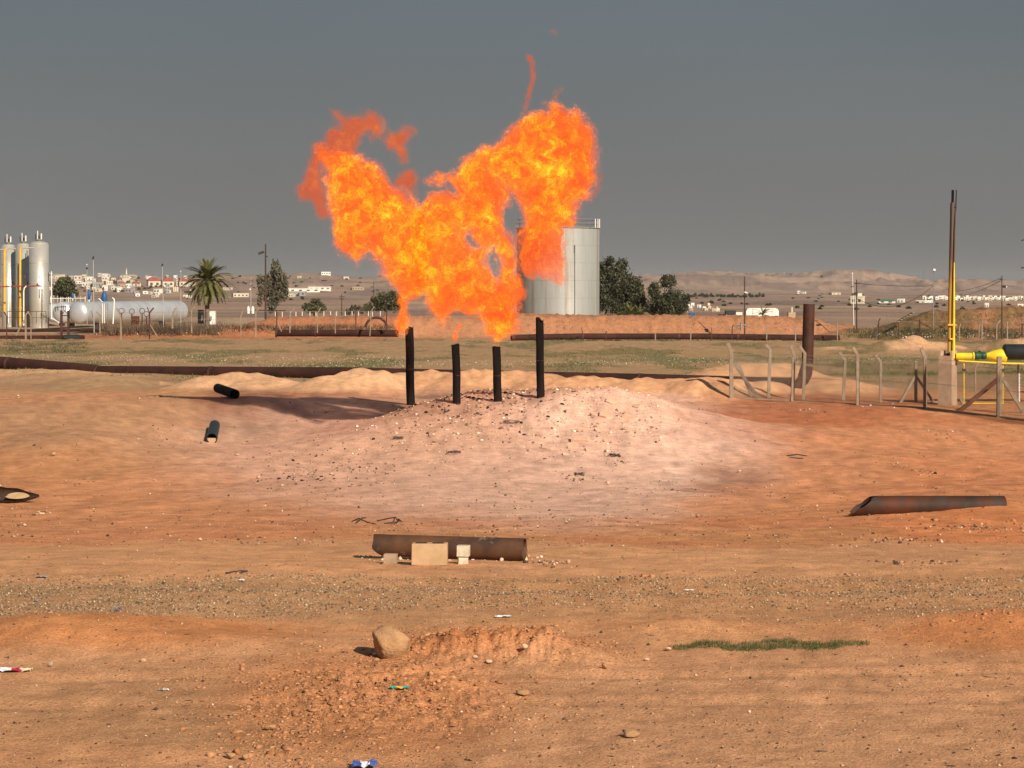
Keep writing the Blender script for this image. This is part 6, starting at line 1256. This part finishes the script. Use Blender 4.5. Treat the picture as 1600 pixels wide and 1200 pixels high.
LEFT = [(487, 232), (500, 224), (510, 231), (530, 233), (548, 234), (563, 245), (579, 256), (593, 265), (607, 277), (621, 290), (637, 302), (651, 320), (664, 330), (672, 380), (668, 440), (660, 462), (642, 470), (636, 482), (637, 500), (633, 518), (622, 523), (614, 512), (620, 495), (625, 470), (620, 459), (605, 442), (599, 425), (587, 410), (574, 397), (566, 401), (556, 413), (545, 405), (531, 399), (522, 390), (517, 355), (514, 322), (511, 300), (505, 285), (505, 258), (494, 250)]
MIDL = [(640, 330), (652, 325), (667, 307), (688, 300), (707, 291), (700, 286), (680, 290), (664, 287), (672, 277), (682, 272), (695, 278), (710, 270), (726, 258), (748, 262), (768, 272), (790, 290), (800, 305), (798, 320), (785, 333), (790, 355), (802, 372), (806, 405), (811, 430), (817, 455), (815, 472), (808, 498), (805, 515), (796, 528), (779, 541), (766, 527), (754, 513), (746, 497), (731, 500), (722, 489), (710, 485), (700, 497), (690, 513), (681, 509), (670, 486), (664, 462), (642, 472), (632, 440), (628, 390)]
HOL = [[(730, 372), (734, 368), (740, 377), (744, 388), (738, 387), (733, 381)], [(763, 400), (768, 386), (771, 400), (776, 412), (776, 425), (773, 438), (767, 430), (763, 418)], [(696, 296), (706, 291), (712, 296), (704, 300)]]
CLOUD = [(716, 246), (737, 241), (760, 225), (785, 214), (802, 192), (820, 180), (840, 172), (853, 169), (856, 157), (864, 155), (877, 167), (892, 172), (900, 168), (909, 177), (920, 195), (930, 220), (936, 242), (931, 268), (928, 292), (921, 312), (905, 316), (903, 330), (900, 352), (890, 358), (880, 362), (884, 385), (888, 412), (884, 446), (874, 452), (858, 447), (838, 440), (824, 444), (811, 426), (807, 400), (806, 375), (812, 345), (811, 318), (800, 305), (790, 297), (775, 292), (755, 281), (735, 279), (718, 271), (722, 258)]
RED1 = [(466, 324), (459, 298), (461, 284), (474, 260), (484, 224), (496, 218), (504, 222), (511, 205), (522, 193), (516, 171), (530, 174), (541, 183), (560, 175), (585, 173), (596, 186), (596, 219), (582, 217), (570, 208), (560, 222), (556, 240), (538, 246), (510, 240), (506, 262), (508, 300), (518, 330), (516, 347), (493, 349), (492, 327), (478, 318)]
RED2 = [(600, 201), (614, 206), (644, 199), (650, 210), (634, 218), (631, 230), (638, 244), (633, 253), (620, 250), (611, 236), (601, 222)]
ISLE = [(616, 277), (632, 264), (647, 269), (652, 292), (643, 310), (632, 300), (616, 291)]
flame('flame', 'broad orange flame sweeping up to the left from the leftmost black flare pipe', [LEFT], [], DST, M['fire'], dy=.1, heatf=hot(495, 250, 60, .55))
flame('flame', 'central bank of orange and yellow fire above the two short flare pipes', [MIDL], HOL, DST, M['fire'], dy=-.25)
flame('flame', 'billowing orange fireball at upper right trailing a tongue in front of the storage tank', [CLOUD], [], DST, M['fire'], K=1.2, dy=.35, heatf=hot(860, 462, 120, -.1))
flame('flame', 'dull red sooty fringe of fire curling over the top left lobe', [RED1, RED2], [], DST, M['fire_dim'], dy=.5, amp=1.1, heatf=hot(480, 330, 120, .45, .9))
flame('flame', 'small detached puff of fire floating between the left and middle flames', [ISLE], [], DST, M['fire_dim'], dy=.2, heatf=lambda x, z: x * 0 + .8)
flame('flame', 'faint reddish rag of fire fringing the right edge of the fireball', [[(918, 318), (930, 290), (935, 268), (943, 272), (938, 296), (928, 314)]], [], DST, M['fire_dim'], dy=.4, amp=.6)
flame('flame', 'narrow bright plume spilling down beside the tip of the leftmost flare pipe', [[(620, 468), (640, 466), (637, 482), (637, 500), (634, 519), (622, 523), (613, 513), (617, 495), (623, 482)]], [], DST - .5, M['fire'], K=1.5, amp=.3, grid=.04, levels=(0, .08))
flame('flame', 'thin wisp of flame licking up from the second flare pipe', [[(705, 536), (706, 522), (710, 511), (717, 504), (723, 506), (722, 514), (717, 519), (718, 528), (715, 537)]], [], DST - 1, M['fire'], K=1.4, amp=.22, grid=.03, levels=(0, .04, .08))
flame('flame', 'tiny pale flame at the broken top of the tallest right flare pipe', [[(836, 500), (837, 492), (842, 490), (846, 494), (842, 501)]], [], DST - 1, M['fire_dim'], K=.4, amp=.3, grid=.03, levels=(0, .04))
flame('flame', 'thin translucent curl of fire rising high above the fireball', [[(820, 82), (830, 82), (833, 92), (837, 102), (838, 120), (833, 142), (827, 160), (820, 178), (816, 170), (824, 140), (826, 122), (827, 102), (818, 92)]], [], DST, M['fire_dim'], dy=.2, K=1.3, amp=.5, grid=.04, levels=(-.02, .03, .08))
flame('flame', 'smallest scrap of fire, alone in the sky above everything', [[(857, 50), (861, 46), (867, 47), (868, 54), (862, 55)]], [], DST, M['fire_dim'], K=1.2, amp=.4, grid=.03, levels=(-.02, .03))
flame('flame', 'short pale curl of fire standing on top of the fireball', [[(865, 158), (864, 146), (868, 138), (878, 134), (881, 142), (873, 146), (873, 160)]], [], DST, M['fire_dim'], dy=.4, K=1.2, amp=.5, grid=.035, levels=(-.02, .04))
